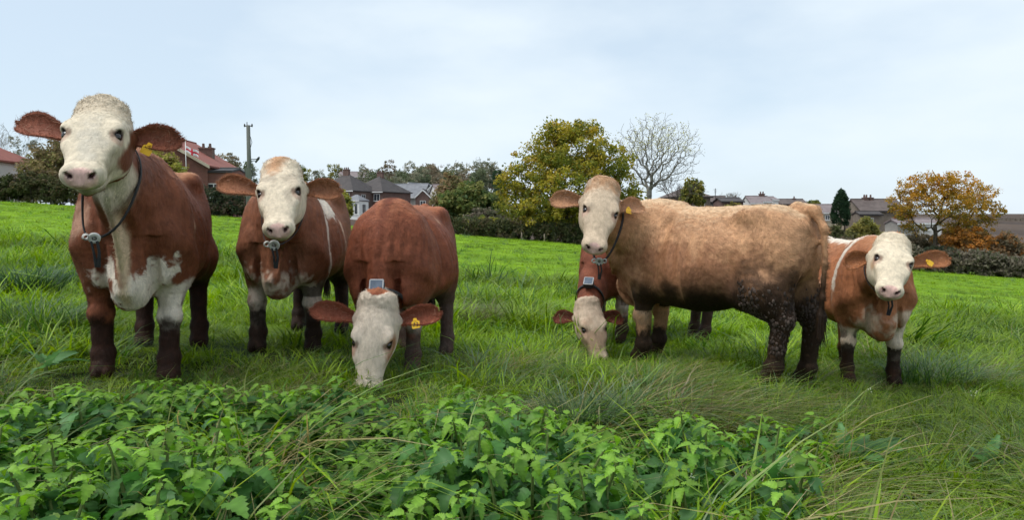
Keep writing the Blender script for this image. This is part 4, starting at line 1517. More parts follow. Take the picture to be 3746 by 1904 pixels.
# the green oak
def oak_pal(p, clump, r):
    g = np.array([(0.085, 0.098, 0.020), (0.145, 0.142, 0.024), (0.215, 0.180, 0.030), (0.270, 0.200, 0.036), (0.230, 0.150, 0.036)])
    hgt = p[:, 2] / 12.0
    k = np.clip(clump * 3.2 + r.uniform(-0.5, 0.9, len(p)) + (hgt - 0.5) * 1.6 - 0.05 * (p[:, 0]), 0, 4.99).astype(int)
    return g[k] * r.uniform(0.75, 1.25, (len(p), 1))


s_ = 54 / F_PX
ob = P(2075, 880, 54)
olob = [(x * s_ * 1.08, dy, z * s_, rx * s_, rx * s_ * 0.85, rz * s_) for (x, dy, z, rx, rz) in (
    (20, 0, 330, 150, 95), (-95, 0.5, 265, 110, 95), (125, -0.4, 275, 105, 90), (-170, 0, 170, 85, 95), (185, 0, 185, 85, 85), (0, -1.5, 200, 150, 110), (-110, -1.2, 100, 110, 75), (105, -1.5, 110, 100, 75), (230, 0.5, 110, 50, 55), (-30, -1.0, 85, 120, 60), (60, 0, 395, 70, 45), (-40, 0, 390, 60, 45))]
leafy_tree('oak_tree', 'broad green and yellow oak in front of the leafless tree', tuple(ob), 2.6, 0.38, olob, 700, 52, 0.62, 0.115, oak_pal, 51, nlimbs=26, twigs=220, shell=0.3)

# the leafless tree with a few yellow leaves on top
s_ = 60 / F_PX
bb = P(2370, 800, 60)


def last_leaves(p, clump, r):
    return np.array([(0.30, 0.28, 0.07)]) * r.uniform(0.6, 1.3, (len(p), 1))




def dome_tree():
    r = np.random.default_rng(62)
    root = empty('bare_tree', tuple(bb))
    tag(root, 'tall leafless tree with a few yellow leaves behind the oak', 'tree')
    n = 2300
    d = unit_rows(r.normal(0, 1, (n, 3)))
    rr = r.uniform(0.12, 1, n) ** 0.55
    pts = d * rr[:, None] * np.array([172 * s_, 120 * s_, 150 * s_]) * r.uniform(0.85, 1.08, (n, 1)) + np.array([28 * s_, 0, 232 * s_])
    pts = pts[(pts[:, 2] > 110 * s_ + 0.25 * np.abs(pts[:, 0]))]
    mb = MB()
    mb.tube([(0, 0, -0.4), (0.05, 0, 40 * s_), (0.1, 0, 80 * s_)], [0.30, 0.24, 0.20], 8, cap=False)
    mb.build('trunk', M['bark_grey'], root, True)
    mb = MB()
    arr = grown(mb, pts, [(0, 0, 20 * s_), (0.05, 0, 40 * s_), (0.08, 0, 60 * s_), (0.1, 0, 80 * s_)], r, tip=0.016, power=2.1, stiff=0.42, r_max=0.22)
    mb.build('branches', M['bark_grey'], root, True)['kind'] = 'stuff'
    out = pts[(pts[:, 2] > 235 * s_) & (np.abs(pts[:, 0]) + pts[:, 2] * 0.6 > 3.8)]
    v, q, c_ = leaf_cloud(out[r.choice(len(out), 420)], 0.35, 4, 0.055, last_leaves, r)
    link('crown', mesh_np('bare_tree_crown', v, [q], c_, False, [M['foliage']]), root)['kind'] = 'stuff'


dome_tree()

# the golden tree on the right
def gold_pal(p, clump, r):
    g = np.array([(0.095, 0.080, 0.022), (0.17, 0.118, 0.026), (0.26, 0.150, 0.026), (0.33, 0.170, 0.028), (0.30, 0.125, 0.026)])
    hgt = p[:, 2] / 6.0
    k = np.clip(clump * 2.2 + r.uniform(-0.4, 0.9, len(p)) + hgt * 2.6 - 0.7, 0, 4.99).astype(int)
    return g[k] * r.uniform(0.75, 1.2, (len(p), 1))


s_ = 50 / F_PX
ab = P(3420, 930, 50)
alob = [(x * s_, dy, z * s_, rx * s_, rx * s_ * 0.8, rz * s_) for (x, dy, z, rx, rz) in (
    (-20, 0, 255, 110, 50), (80, 0.3, 245, 105, 55), (-95, 0.2, 195, 75, 50), (160, 0, 195, 75, 55), (30, -0.6, 175, 130, 55), (200, 0, 145, 60, 40), (-120, 0, 150, 50, 40), (60, -0.5, 100, 70, 40), (150, 0.2, 90, 70, 40), (-80, 0, 100, 45, 30))]
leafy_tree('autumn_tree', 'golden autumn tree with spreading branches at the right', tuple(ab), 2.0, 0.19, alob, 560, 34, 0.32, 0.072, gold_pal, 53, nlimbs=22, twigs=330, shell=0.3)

# conifers
def conifer(name, label, px, py_top, py_base, half_px, d, seed, palette, pw=0.62, egg=0.25):
    r = np.random.default_rng(seed)
    c = P(px, py_base, d)
    s = d / F_PX
    hgt, hw = (py_base - py_top) * s, half_px * s
    root = empty(name, tuple(c))
    tag(root, label, 'conifer')
    mb = MB()
    mb.tube([(0, 0, -0.5), (0, 0, hgt * 0.5), (0, 0, hgt * 0.96)], [hw * 0.14, hw * 0.09, 0.02], 7)
    mb.build('trunk', M['bark'], root, True)
    n = 420
    t = r.uniform(0, 1, n) ** 0.85
    prof = np.where(t < egg, 0.72 + 0.28 * np.sin(t / egg * math.pi / 2), (1 - ((t - egg) / (1 - egg)) ** 1.7) ** pw)
    an = r.uniform(0, 6.283, n)
    rr = hw * prof * (0.55 + 0.42 * r.uniform(0, 1, n) ** 0.5)
    ctr = np.stack([rr * np.cos(an), rr * np.sin(an), t * hgt * 0.97], 1)
    v, q, col = leaf_cloud(ctr, hw * 0.20, 30, hw * 0.075, palette, r, squash=1.4)
    link('crown', mesh_np(name + '_crown', v, [q], col, False, [M['foliage']]), root)['kind'] = 'stuff'


conifer('cypress_tree', 'dark green egg shaped cypress beside the farmhouse', 3074, 694, 822, 33, 80, 71, DARK_GREEN)
conifer('conifer', 'small round almost black conifer in front of the red roofed outbuilding', 1637, 708, 790, 28, 74, 72, pal([(0.008, 0.014, 0.010), (0.014, 0.020, 0.013), (0.02, 0.026, 0.016)]), egg=0.45)
conifer('conifer', 'dark conifer tip rising behind the brick house chimney', 772, 534, 720, 24, 66, 73, DARK_GREEN)

# trees on the skyline beyond the houses
def sky_tree(label, px, top, half, d, seed, palette, base_py=790, n=120, group='trees on the far skyline', name='tree', aspect=0.62):
    c = P(px, base_py, d)
    s = d / F_PX
    hgt, hw = (base_py - top) * s, half * s
    r = np.random.default_rng(seed)
    cz = hgt - hw * aspect * 1.1
    lb = [(0, 0, max(cz, hgt * 0.55), hw * 0.75, hw * 0.6, hw * aspect), (0, 0, hgt * 0.5, hw * 0.8, hw * 0.6, hgt * 0.3)]
    for i in range(4):
        lb.append((r.uniform(-0.6, 0.6) * hw, r.uniform(-0.4, 0.4) * hw, hgt * r.uniform(0.35, 0.8), hw * r.uniform(0.35, 0.55), hw * 0.45, hgt * r.uniform(0.14, 0.22)))
    leafy_tree(name, label, tuple(c), hgt * 0.4, hgt * 0.022, lb, n, 26, hw * 0.24, hw * 0.07, palette, seed, group=group, nlimbs=7, twigs=8, shell=0.25)


WOOD_BROWN = pal([(0.13, 0.105, 0.075), (0.16, 0.13, 0.09), (0.11, 0.10, 0.065)])
_wood = [
    (1110, 612, 38, 150, OLIVE, 'olive tree seen over the gap between the second cow\'s head and ear'),
    (1165, 628, 30, 150, GREY_GREEN, 'small grey green tree left of the second cow\'s right hand ear'),
    (1225, 606, 34, 150, OLIVE, 'olive tree just above the second cow\'s right hand ear'),
    (1330, 608, 22, 190, GREY_GREEN, 'thin bare topped tree above the cream house'),
    (1382, 628, 34, 180, WOOD_DARK, 'dark tree right of the cream house roof'),
    (1425, 598, 38, 185, WOOD_BROWN, 'brown tree at the left end of the woodland'),
    (1468, 625, 36, 175, WOOD_DARK, 'dark green woodland tree above the slate roofs'),
    (1500, 598, 30, 185, GREY_GREEN, 'tall pale green woodland tree'),
    (1546, 612, 36, 180, GREY_GREEN, 'grey green woodland tree above the white gable'),
    (1592, 606, 38, 185, WOOD_BROWN, 'brownish woodland tree above the white gable house'),
    (1640, 610, 36, 185, WOOD_DARK, 'dark woodland tree behind the russet bush'),
    (1684, 598, 44, 190, GREY_GREEN, 'rounded pale grey tree at the top of the wood'),
    (1745, 590, 34, 150, GREY_GREEN, 'twin topped pale tree left of the oak'),
    (1792, 592, 36, 150, GREY_GREEN, 'loose pale tree close left of the oak'),
    (1818, 625, 30, 120, DARK_GREEN, 'dark green tree tucked against the oak'),
    (1405, 655, 40, 165, WOOD_DARK, 'low dark tree left of the slate roofs'),
    (1450, 650, 34, 168, GREY_GREEN, 'low pale tree behind the long slate roof'),
    (1485, 648, 34, 170, WOOD_DARK, 'low dark tree behind the slate roofed house'),
    (1525, 640, 34, 172, GREY_GREEN, 'low grey green tree over the white verges'),
    (1565, 645, 36, 172, WOOD_DARK, 'low dark tree behind the white gable'),
    (1608, 640, 36, 170, WOOD_BROWN, 'low brown tree right of the white gable'),
    (1655, 640, 38, 172, WOOD_DARK, 'low dark tree behind the russet bush top'),
    (1705, 632, 38, 170, WOOD_BROWN, 'low brown tree behind the olive bush'),
    (1760, 628, 38, 140, WOOD_DARK, 'low dark tree over the olive bush'),
    (1355, 645, 26, 185, WOOD_DARK, 'dark tree close beside the cream house'),
    (1185, 645, 34, 140, WOOD_DARK, 'dark low tree behind the second cow\'s ear'),
    (1060, 640, 34, 140, WOOD_DARK, 'dark low tree peeping past the second cow\'s head'),
    (830, 562, 46, 110, pal([(0.14, 0.11, 0.07), (0.18, 0.15, 0.09), (0.11, 0.10, 0.06)]), 'tawny half bare tree right of the brick house'),
    (905, 590, 38, 120, WOOD_DARK, 'dark tree behind the utility pole'),
    (60, 505, 30, 90, GREY_GREEN, 'grey treetop above the thicket at the left'),
    (120, 520, 36, 90, WOOD_DARK, 'dark treetop above the thicket under the leftmost ear'),
]
for i, (px, top, half, d, pl_, lb_) in enumerate(_wood):
    sky_tree(lb_, px, top - 10, half * 1.1, d, 300 + i, pl_)
bare_tree('bare_tree', 'faint leafless tree at the far left edge', tuple(P(5, 760, 80)), 305 * 80 / F_PX, 0.9, 0.16, 64, levels=5, min_r=0.016)
bare_tree('bare_tree', 'thin leafless shrub left of the white stepped house', tuple(P(2690, 790, 120)), 85 * 120 / F_PX, 1.0, 0.10, 65, levels=5, min_r=0.022)
bare_tree('bare_tree', 'faint leafless shrub right of the thin mast', tuple(P(2645, 790, 125)), 82 * 125 / F_PX, 1.0, 0.10, 66, levels=5, min_r=0.022)
bare_tree('bare_tree', 'spindly dark tree in front of the roof right of the leafless tree', tuple(P(2475, 800, 85)), 150 * 85 / F_PX, 1.0, 0.12, 67, levels=5, min_r=0.02, bark='bark')

# the wood that closes the view behind the village
def far_wood():
    r = np.random.default_rng(77)
    n = 1100
    px = r.uniform(1330, 1850, n)
    top = 628 + 14 * np.sin(px / 37.0) + 10 * np.sin(px / 17.0 + 1) + 22 * smooth(1420, 1340, px)
    py = top + (790 - top) * r.uniform(0, 1, n) ** 1.2
    dd = r.uniform(196, 215, n)
    ctr = np.array([P(a, b, c) for a, b, c in zip(px, py, dd)])
    cols = np.array([(0.060, 0.075, 0.048), (0.085, 0.098, 0.058), (0.115, 0.105, 0.070), (0.14, 0.115, 0.080), (0.10, 0.115, 0.075)])
    v, q, c = leaf_cloud(ctr, 1.5 * r.uniform(0.6, 1.3, n), 24, 0.34, pal(cols), r)
    o = link('far_wood', mesh_np('far_wood', v, [q], c, False, [M['foliage']]))
    tag(o, 'distant mixed wood closing the view behind the village roofs', 'wood', kind='stuff')


far_wood()

# ------------------------------------------------------------------ houses
def brick_mat(name, c0, c1, mortar):
    m, nt, out = new_mat(name)
    tc = node(nt, 'ShaderNodeTexCoord')
    mp = node(nt, 'ShaderNodeMapping')
    mp.inputs['Rotation'].default_value = (math.pi / 2, 0, 0)
    nt.links.new(tc.outputs['Object'], mp.inputs['Vector'])
    bt = node(nt, 'ShaderNodeTexBrick')
    bt.inputs['Color1'].default_value = (*c0, 1)
    bt.inputs['Color2'].default_value = (*c1, 1)
    bt.inputs['Mortar'].default_value = (*mortar, 1)
    bt.inputs['Scale'].default_value = 1.0
    bt.inputs['Brick Width'].default_value = 0.225
    bt.inputs['Row Height'].default_value = 0.075
    bt.inputs['Mortar Size'].default_value = 0.008
    nt.links.new(mp.outputs['Vector'], bt.inputs['Vector'])
    n = noise_node(nt, 1.1, 5)
    mr = node(nt, 'ShaderNodeMapRange')
    mr.inputs['To Min'].default_value = 0.7
    mr.inputs['To Max'].default_value = 1.25
    nt.links.new(n.outputs['Fac'], mr.inputs['Value'])
    hs = node(nt, 'ShaderNodeHueSaturation')
    nt.links.new(bt.outputs['Color'], hs.inputs['Color'])
    nt.links.new(mr.outputs['Result'], hs.inputs['Value'])
    b = node(nt, 'ShaderNodeBsdfPrincipled')
    b.inputs['Roughness'].default_value = 0.9
    nt.links.new(hs.outputs['Color'], b.inputs['Base Color'])
    nt.links.new(b.outputs['BSDF'], out.inputs['Surface'])
    return m


def tile_mat(name, c0, c1, row=0.25):
    m, nt, out = new_mat(name)
    tc = node(nt, 'ShaderNodeTexCoord')
    wv = node(nt, 'ShaderNodeTexWave')
    wv.bands_direction = 'Z'
    wv.wave_profile = 'SAW'
    wv.inputs['Scale'].default_value = 1.0 / row / 2.0
    wv.inputs['Distortion'].default_value = 0.4
    nt.links.new(tc.outputs['Object'], wv.inputs['Vector'])
    n = noise_node(nt, 1.4, 6)
    r = node(nt, 'ShaderNodeValToRGB')
    r.color_ramp.elements[0].position = 0.3
    r.color_ramp.elements[0].color = (*c0, 1)
    r.color_ramp.elements[1].position = 0.7
    r.color_ramp.elements[1].color = (*c1, 1)
    nt.links.new(n.outputs['Fac'], r.inputs['Fac'])
    b = node(nt, 'ShaderNodeBsdfPrincipled')
    b.inputs['Roughness'].default_value = 0.75
    nt.links.new(r.outputs['Color'], b.inputs['Base Color'])
    bp = node(nt, 'ShaderNodeBump')
    bp.inputs['Strength'].default_value = 0.6
    bp.inputs['Distance'].default_value = 0.04
    nt.links.new(wv.outputs['Fac'], bp.inputs['Height'])
    nt.links.new(bp.outputs['Normal'], b.inputs['Normal'])
    nt.links.new(b.outputs['BSDF'], out.inputs['Surface'])
    return m


M['brick'] = brick_mat('red_brick', (0.24, 0.085, 0.060), (0.17, 0.060, 0.045), (0.22, 0.15, 0.12))
M['brick_dull'] = brick_mat('dull_brick', (0.16, 0.085, 0.068), (0.11, 0.060, 0.050), (0.17, 0.13, 0.11))
M['stone'] = surf_mat('stone_wall', (0.14, 0.11, 0.085), (0.24, 0.20, 0.16), 1.5, 0.9)
M['render_white'] = surf_mat('white_render', (0.58, 0.56, 0.52), (0.70, 0.68, 0.65), 0.8, 0.85)
M['render_cream'] = surf_mat('cream_render', (0.48, 0.41, 0.30), (0.58, 0.50, 0.38), 0.8, 0.85)
M['render_grey'] = surf_mat('grey_render', (0.24, 0.23, 0.21), (0.36, 0.34, 0.31), 0.8, 0.85)
M['white_paint'] = surf_mat('white_paint', (0.66, 0.66, 0.64), (0.78, 0.78, 0.76), 3, 0.5)
M['dark_paint'] = surf_mat('dark_paint', (0.025, 0.022, 0.022), (0.05, 0.045, 0.045), 3, 0.6)
M['pane'] = surf_mat('window_glass', (0.02, 0.024, 0.03), (0.05, 0.058, 0.07), 2, 0.08, spec=0.7)
M['tile_red'] = tile_mat('red_roof_tiles', (0.20, 0.062, 0.045), (0.28, 0.095, 0.068))
M['tile_dark'] = tile_mat('dark_roof_tiles', (0.038, 0.032, 0.032), (0.070, 0.058, 0.055))
M['tile_slate'] = tile_mat('grey_slate', (0.13, 0.135, 0.15), (0.21, 0.215, 0.23))
M['tile_brown'] = tile_mat('brown_roof_tiles', (0.075, 0.055, 0.050), (0.13, 0.10, 0.09))
M['tile_mauve'] = tile_mat('mauve_roof_tiles', (0.16, 0.125, 0.125), (0.23, 0.19, 0.19))
M['wood_pole'] = surf_mat('weathered_pole', (0.085, 0.090, 0.080), (0.16, 0.165, 0.15), 4, 0.9, 0.5, stretch=(6, 6, 0.4))
M['fence_wood'] = surf_mat('fence_wood', (0.14, 0.11, 0.08), (0.24, 0.20, 0.15), 5, 0.9, stretch=(6, 6, 0.5))
M['metal_dark'] = surf_mat('dark_metal', (0.03, 0.03, 0.032), (0.07, 0.07, 0.075), 6, 0.6)
M['flag_white'] = surf_mat('flag_white_cloth', (0.68, 0.62, 0.66), (0.76, 0.72, 0.74), 2, 0.8)
M['flag_red'] = surf_mat('flag_red_cloth', (0.55, 0.03, 0.06), (0.65, 0.05, 0.08), 2, 0.8)


def window(root, face, cx, z0, w, h, depth_y, cross=1, frame='white_paint'):
    """A framed window set 4 cm proud of a wall lying in the local plane y = depth_y (face=-1) or in x planes."""
    t, fr = 0.05, MB()
    def put(mb, a0, a1, b0, b1, p0, p1):
        if face == 'front':
            mb.box(a0, a1, depth_y - p1, depth_y - p0, b0, b1)
        else:
            mb.box(depth_y + p0, depth_y + p1, a0, a1, b0, b1) if face == 'right' else mb.box(depth_y - p1, depth_y - p0, a0, a1, b0, b1)
    put(fr, cx - w / 2, cx - w / 2 + t * 1.4, z0, z0 + h, 0.0, 0.06)
    put(fr, cx + w / 2 - t * 1.4, cx + w / 2, z0, z0 + h, 0.0, 0.06)
    put(fr, cx - w / 2 + t * 1.4, cx + w / 2 - t * 1.4, z0, z0 + t * 1.4, 0.0, 0.06)
    put(fr, cx - w / 2 + t * 1.4, cx + w / 2 - t * 1.4, z0 + h - t * 1.4, z0 + h, 0.0, 0.06)
    for i in range(cross):
        x = cx - w / 2 + w * (i + 1) / (cross + 1)
        put(fr, x - t * 0.6, x + t * 0.6, z0 + t * 1.4, z0 + h - t * 1.4, 0.0, 0.055)
    wo = fr.build('window', M[frame], root)
    pn = MB()
    put(pn, cx - w / 2 + t, cx + w / 2 - t, z0 + t, z0 + h - t, -0.01, 0.02)
    pn.build('pane', M['pane'], wo)
    sl = MB()
    put(sl, cx - w / 2 - 0.06, cx + w / 2 + 0.06, z0 - 0.09, z0 - 0.003, 0.0, 0.12)
    sl.build('sill', M[frame], wo)


def house(name, label, px, py_base, d, w, dep, wall_h, roof_h, rot=0.0, kind='gable_x', wall='brick', roof='tile_dark', windows=(), chimneys=(), eave=0.3, trim='white_paint', sink=1.0, category='house', group=None):
    """Local frame: x along the front, -y towards the viewer. gable_x: ridge along x; gable_y: gable end to the viewer; hip: hipped."""
    c = P(px, py_base, d)
    root = empty(name, tuple(c), rot)
    tag(root, label, category, group)
    hw, hd = w / 2, dep / 2
    wl = MB()
    if kind == 'gable_y':
        for y in (-hd, hd):
            pass
        p = [(-hw, -hd, -sink), (hw, -hd, -sink), (hw, hd, -sink), (-hw, hd, -sink), (-hw, -hd, wall_h), (hw, -hd, wall_h), (hw, hd, wall_h), (-hw, hd, wall_h), (0, -hd, wall_h + roof_h - 0.05), (0, hd, wall_h + roof_h - 0.05)]
        wl.poly(p, [(0, 1, 5, 8, 4), (2, 3, 7, 9, 6), (1, 2, 6, 5), (3, 0, 4, 7)])
    elif kind == 'gable_x':
        p = [(-hw, -hd, -sink), (hw, -hd, -sink), (hw, hd, -sink), (-hw, hd, -sink), (-hw, -hd, wall_h), (hw, -hd, wall_h), (hw, hd, wall_h), (-hw, hd, wall_h), (-hw, 0, wall_h + roof_h - 0.05), (hw, 0, wall_h + roof_h - 0.05)]
        wl.poly(p, [(0, 1, 5, 4), (2, 3, 7, 6), (1, 2, 6, 9, 5), (3, 0, 4, 8, 7)])
    else:
        wl.box(-hw, hw, -hd, hd, -sink, wall_h)
    wl.build('wall', M[wall], root)
    rf = MB()
    t, e = 0.14, eave
    if kind == 'hip':
        rx = max(hw - hd * 0.95, 0.02)
        k = e * roof_h / hd
        lo = [(-hw - e, -hd - e, wall_h - k), (hw + e, -hd - e, wall_h - k), (hw + e, hd + e, wall_h - k), (-hw - e, hd + e, wall_h - k)]
        rd = [(-rx, 0, wall_h + roof_h), (rx, 0, wall_h + roof_h)]
        lo2 = [(a, b, z + t) for a, b, z in lo]
        rd2 = [(a, b, z + t) for a, b, z in rd]
        rf.poly(lo + lo2 + rd2, [(3, 2, 1, 0), (0, 1, 5, 4), (1, 2, 6, 5), (2, 3, 7, 6), (3, 0, 4, 7), (4, 5, 9, 8), (5, 6, 9), (6, 7, 8, 9), (7, 4, 8)])
    else:
        if kind == 'gable_x':
            k = e * roof_h / hd
            sec = [(-hd - e, wall_h - k), (0, wall_h + roof_h), (hd + e, wall_h - k)]
            ext = lambda q, z, o: (o * (hw + e), q, z)
        else:
            k = e * roof_h / hw
            sec = [(-hw - e, wall_h - k), (0, wall_h + roof_h), (hw + e, wall_h - k)]
            ext = lambda q, z, o: (q, o * (hd + e), z)
        p = [ext(q, z + dz, o) for o in (-1, 1) for dz in (0, t) for q, z in sec]
        rf.poly(p, [(0, 1, 4, 3), (1, 2, 5, 4), (6, 9, 10, 7), (7, 10, 11, 8), (0, 6, 7, 1), (1, 7, 8, 2), (3, 4, 10, 9), (4, 5, 11, 10), (0, 3, 9, 6), (2, 8, 11, 5)])
    ro = rf.build('roof', M[roof], root)
    ml = MB()
    if kind == 'hip':
        pass
    elif kind == 'gable_x':
        ml.tube([(-hw - e, 0, wall_h + roof_h + t), (hw + e, 0, wall_h + roof_h + t)], 0.10, 6)
        ml.build('ridge', M[roof], ro)
    else:
        ml.tube([(0, -hd - e, wall_h + roof_h + t), (0, hd + e, wall_h + roof_h + t)], 0.10, 6)
        ml.build('ridge', M[roof], ro)
        for s in (-1, 1):
            k = e * roof_h / hw
            y0, y1 = -hd - e - 0.06, -hd - e - 0.003
            a = [(s * (hw + e), y0, wall_h - k - 0.12), (s * 0.002, y0, wall_h + roof_h - 0.12), (s * 0.002, y0, wall_h + roof_h + t), (s * (hw + e), y0, wall_h - k + t)]
            b = [(x, y1, z) for x, y, z in a]
            MB().poly(a + b, [(0, 1, 2, 3), (7, 6, 5, 4), (0, 4, 5, 1), (1, 5, 6, 2), (2, 6, 7, 3), (3, 7, 4, 0)]).build('bargeboard', M[trim], ro)
    if kind in ('hip', 'gable_x'):
        gt = MB()
        k = e * roof_h / hd
        gt.box(-hw - e, hw + e, -hd - e - 0.09, -hd - e - 0.004, wall_h - k - 0.06, wall_h - k + 0.10)
        gt.build('gutter', M[trim], ro)
    for (cx, cy, cw, ch, pots) in chimneys:
        z1 = wall_h + roof_h + ch
        co_ = MB().box(cx - cw / 2, cx + cw / 2, cy - 0.3, cy + 0.3, wall_h + roof_h * 0.3, z1).build('chimney', M['brick_dull'], root)
        MB().box(cx - cw / 2 - 0.06, cx + cw / 2 + 0.06, cy - 0.36, cy + 0.36, z1 + 0.002, z1 + 0.12).build('chimney_cap', M['brick_dull'], co_)
        for i in range(pots):
            x = cx - cw / 2 + cw * (i + 0.5) / pots
            MB().tube([(x, cy, z1 + 0.12), (x, cy, z1 + 0.5)], [0.13, 0.10], 8).build('chimney_pot', M['brick_dull'], co_)
    for wd in windows:
        face, cx, z0, ww, wh = wd[:5]
        dy = -hd if face == 'front' else (hw if face == 'right' else -hw)
        window(root, face, cx, z0, ww, wh, dy, wd[5] if len(wd) > 5 else 1)
    return root


# left edge: white house under a red hipped roof
house('house', 'white rendered house with a red tiled roof cut off by the left edge', -200, 715, 56, 9.2, 8, 2.75, 2.3, 0.0, 'hip', 'render_white', 'tile_red', [('front', 3.4, 0.9, 1.0, 1.3)], [(-1.5, 0, 0.8, 0.9, 2)])
# brick house by the flag
hb = house('house', 'red brick gabled house with chimneys behind the flagpole', 645, 745, 62, 8.6, 9, 3.0, 2.55, 0.06, 'gable_y', 'brick', 'tile_red', [('front', 1.9, 1.55, 1.3, 1.25)], [(2.35, 1.0, 1.15, -0.75, 2)], trim='render_cream')
house('extension', 'low brick extension with a dark fascia beside the gabled brick house', 815, 750, 60, 2.9, 4, 2.62, 0.3, 0.06, 'gable_x', 'brick', 'dark_paint', [('front', 0.0, 0.5, 1.0, 1.2)], (), 0.05, 'dark_paint', category='extension')
# the terrace in the middle
house('house', 'brick semi detached house with a dark hipped roof and white conservatory', 1270, 795, 132, 9.0, 8, 4.8, 2.9, -0.45, 'hip', 'brick_dull', 'tile_dark', [('front', -2.6, 3.1, 1.5, 1.2), ('front', 0.6, 3.1, 1.7, 1.2), ('front', 3.2, 3.1, 1.3, 1.2), ('right', -1, 3.0, 1.1, 1.1)], [(0, 0, 1.2, 1.0, 3)])
house('conservatory', 'white framed conservatory against the brick semi', 1306, 800, 124, 3.0, 2.6, 3.1, 0.9, -0.45, 'hip', 'white_paint', 'tile_slate', [('front', -0.9, 0.7, 0.7, 1.9, 0), ('front', -0.05, 0.7, 0.7, 1.9, 0), ('front', 0.85, 0.7, 0.7, 1.9, 0), ('right', 0, 0.9, 1.0, 1.6, 1)], (), 0.15, category='conservatory')
house('house', 'brick house with a tall dark hipped roof and three white windows', 1390, 800, 136, 8.2, 8.5, 5.0, 2.9, -0.5, 'hip', 'brick_dull', 'tile_dark', [('front', -2.7, 3.2, 1.4, 1.3), ('front', 0.1, 3.2, 1.5, 1.3), ('front', 2.8, 3.2, 1.4, 1.3), ('front', -2.4, 0.7, 1.6, 1.4), ('front', 2.2, 0.7, 1.6, 1.4)], [(0, 0.3, 1.3, 0.8, 3)])
house('house', 'cream rendered house with a pale grey roof on the rise', 1295, 700, 210, 8.6, 7, 4.0, 1.6, 0.25, 'gable_x', 'render_cream', 'tile_mauve', [('front', -2.4, 1.6, 1.0, 1.5), ('front', 0.6, 1.6, 1.2, 1.5), ('front', 2.8, 1.6, 1.0, 1.5)], [(-3.6, 0, 0.8, 0.8, 2), (3.9, 0, 0.8, 0.8, 2)])
house('house', 'long grey slate roof behind the brick houses', 1475, 780, 150, 11.0, 7, 3.3, 2.7, -0.25, 'gable_x', 'render_grey', 'tile_slate', [('front', 2.5, 1.3, 1.4, 1.1)], ())
house('house', 'slate roofed house with white verges behind the long roof', 1535, 775, 165, 7.5, 8, 4.2, 2.2, -0.5, 'gable_y', 'render_grey', 'tile_slate', [('front', 0, 1.6, 1.4, 1.2)], ())
house('house', 'white gable fronted house with a wide dark window', 1580, 770, 142, 2.7, 7, 3.3, 1.45, 0.1, 'gable_y', 'render_white', 'tile_slate', [('front', 0, 1.7, 1.7, 1.0, 2)], (), 0.15)
house('house', 'small dark brick gable with white verges beside the white gable', 1555, 785, 128, 2.6, 6, 3.0, 1.25, 0.0, 'gable_y', 'brick_dull', 'tile_dark', [('front', 0, 1.3, 1.0, 1.1)], (), 0.15)
house('house', 'house with a pale brown roof and white gable end behind the conifer', 1632, 775, 125, 4.6, 6, 3.0, 1.6, 0.35, 'gable_x', 'render_white', 'tile_mauve', [('front', 0, 1.2, 1.2, 1.0)], (), 0.15)
house('outbuilding', 'low outbuilding with a reddish brown roof above the field hedge', 1650, 825, 78, 2.9, 2.6, 0.95, 0.55, -0.35, 'gable_x', 'render_white', 'tile_brown', [('front', 0.5, 0.25, 0.6, 0.5)], (), 0.15, 'dark_paint', category='outbuilding')
# right of the bare tree
house('house', 'house with a dark brown hipped roof behind the spindly tree', 2505, 790, 105, 5.4, 6, 2.75, 1.35, 0.1, 'hip', 'stone', 'tile_brown', [('front', -1.2, 1.0, 1.1, 1.1), ('front', 1.3, 1.0, 1.1, 1.1)], (), 0.3, 'dark_paint')
house('house', 'low dark roofed house beside the thin mast', 2607, 790, 118, 3.6, 5, 2.2, 0.9, 0.0, 'gable_x', 'render_grey', 'tile_brown', [('front', 0.4, 0.8, 0.9, 1.0)], (), 0.2, 'dark_paint')
house('house', 'low house with a nearly black roof between bare shrubs', 2662, 795, 112, 3.2, 5, 2.35, 0.55, 0.0, 'gable_x', 'brick_dull', 'tile_dark', [('front', 0.0, 0.8, 1.0, 0.9)], (), 0.2, 'dark_paint')
house('house', 'white house with a grey roof, tallest of the stepped row', 2748, 795, 120, 2.0, 5, 2.25, 1.15, 0.0, 'gable_x', 'render_white', 'tile_mauve', [('front', 0.0, 0.85, 1.1, 0.65)], (), 0.12)
house('house', 'white house with a chimney in the middle of the stepped row', 2787, 792, 121.5, 1.55, 5, 2.4, 0.9, 0.0, 'gable_x', 'render_white', 'tile_mauve', [('front', 0.0, 0.95, 0.9, 0.6)], [(-0.1, 0, 0.85, 0.42, 2)], 0.1)
house('house', 'white house at the right end of the stepped row', 2816, 790, 123, 1.05, 5, 2.65, 0.5, 0.0, 'gable_x', 'render_white', 'tile_mauve', [('front', 0.0, 1.2, 0.5, 0.5)], (), 0.08)
house('house', 'long low house with a brown roof right of the stepped white houses', 2885, 790, 128, 4.6, 5, 2.0, 0.85, 0.0, 'gable_x', 'brick_dull', 'tile_brown', [('front', -1.2, 0.8, 0.9, 0.8), ('front', 1.2, 0.8, 0.9, 0.8)], [(0.9, 0, 0.4, 0.15, 1)], 0.2, 'dark_paint')
house('house', 'house with a mauve grey roof just left of the cypress', 3015, 815, 100, 3.3, 5, 1.35, 1.05, 0.0, 'gable_x', 'render_cream', 'tile_mauve', [('front', -0.7, 0.35, 0.6, 0.7)], (), 0.2)
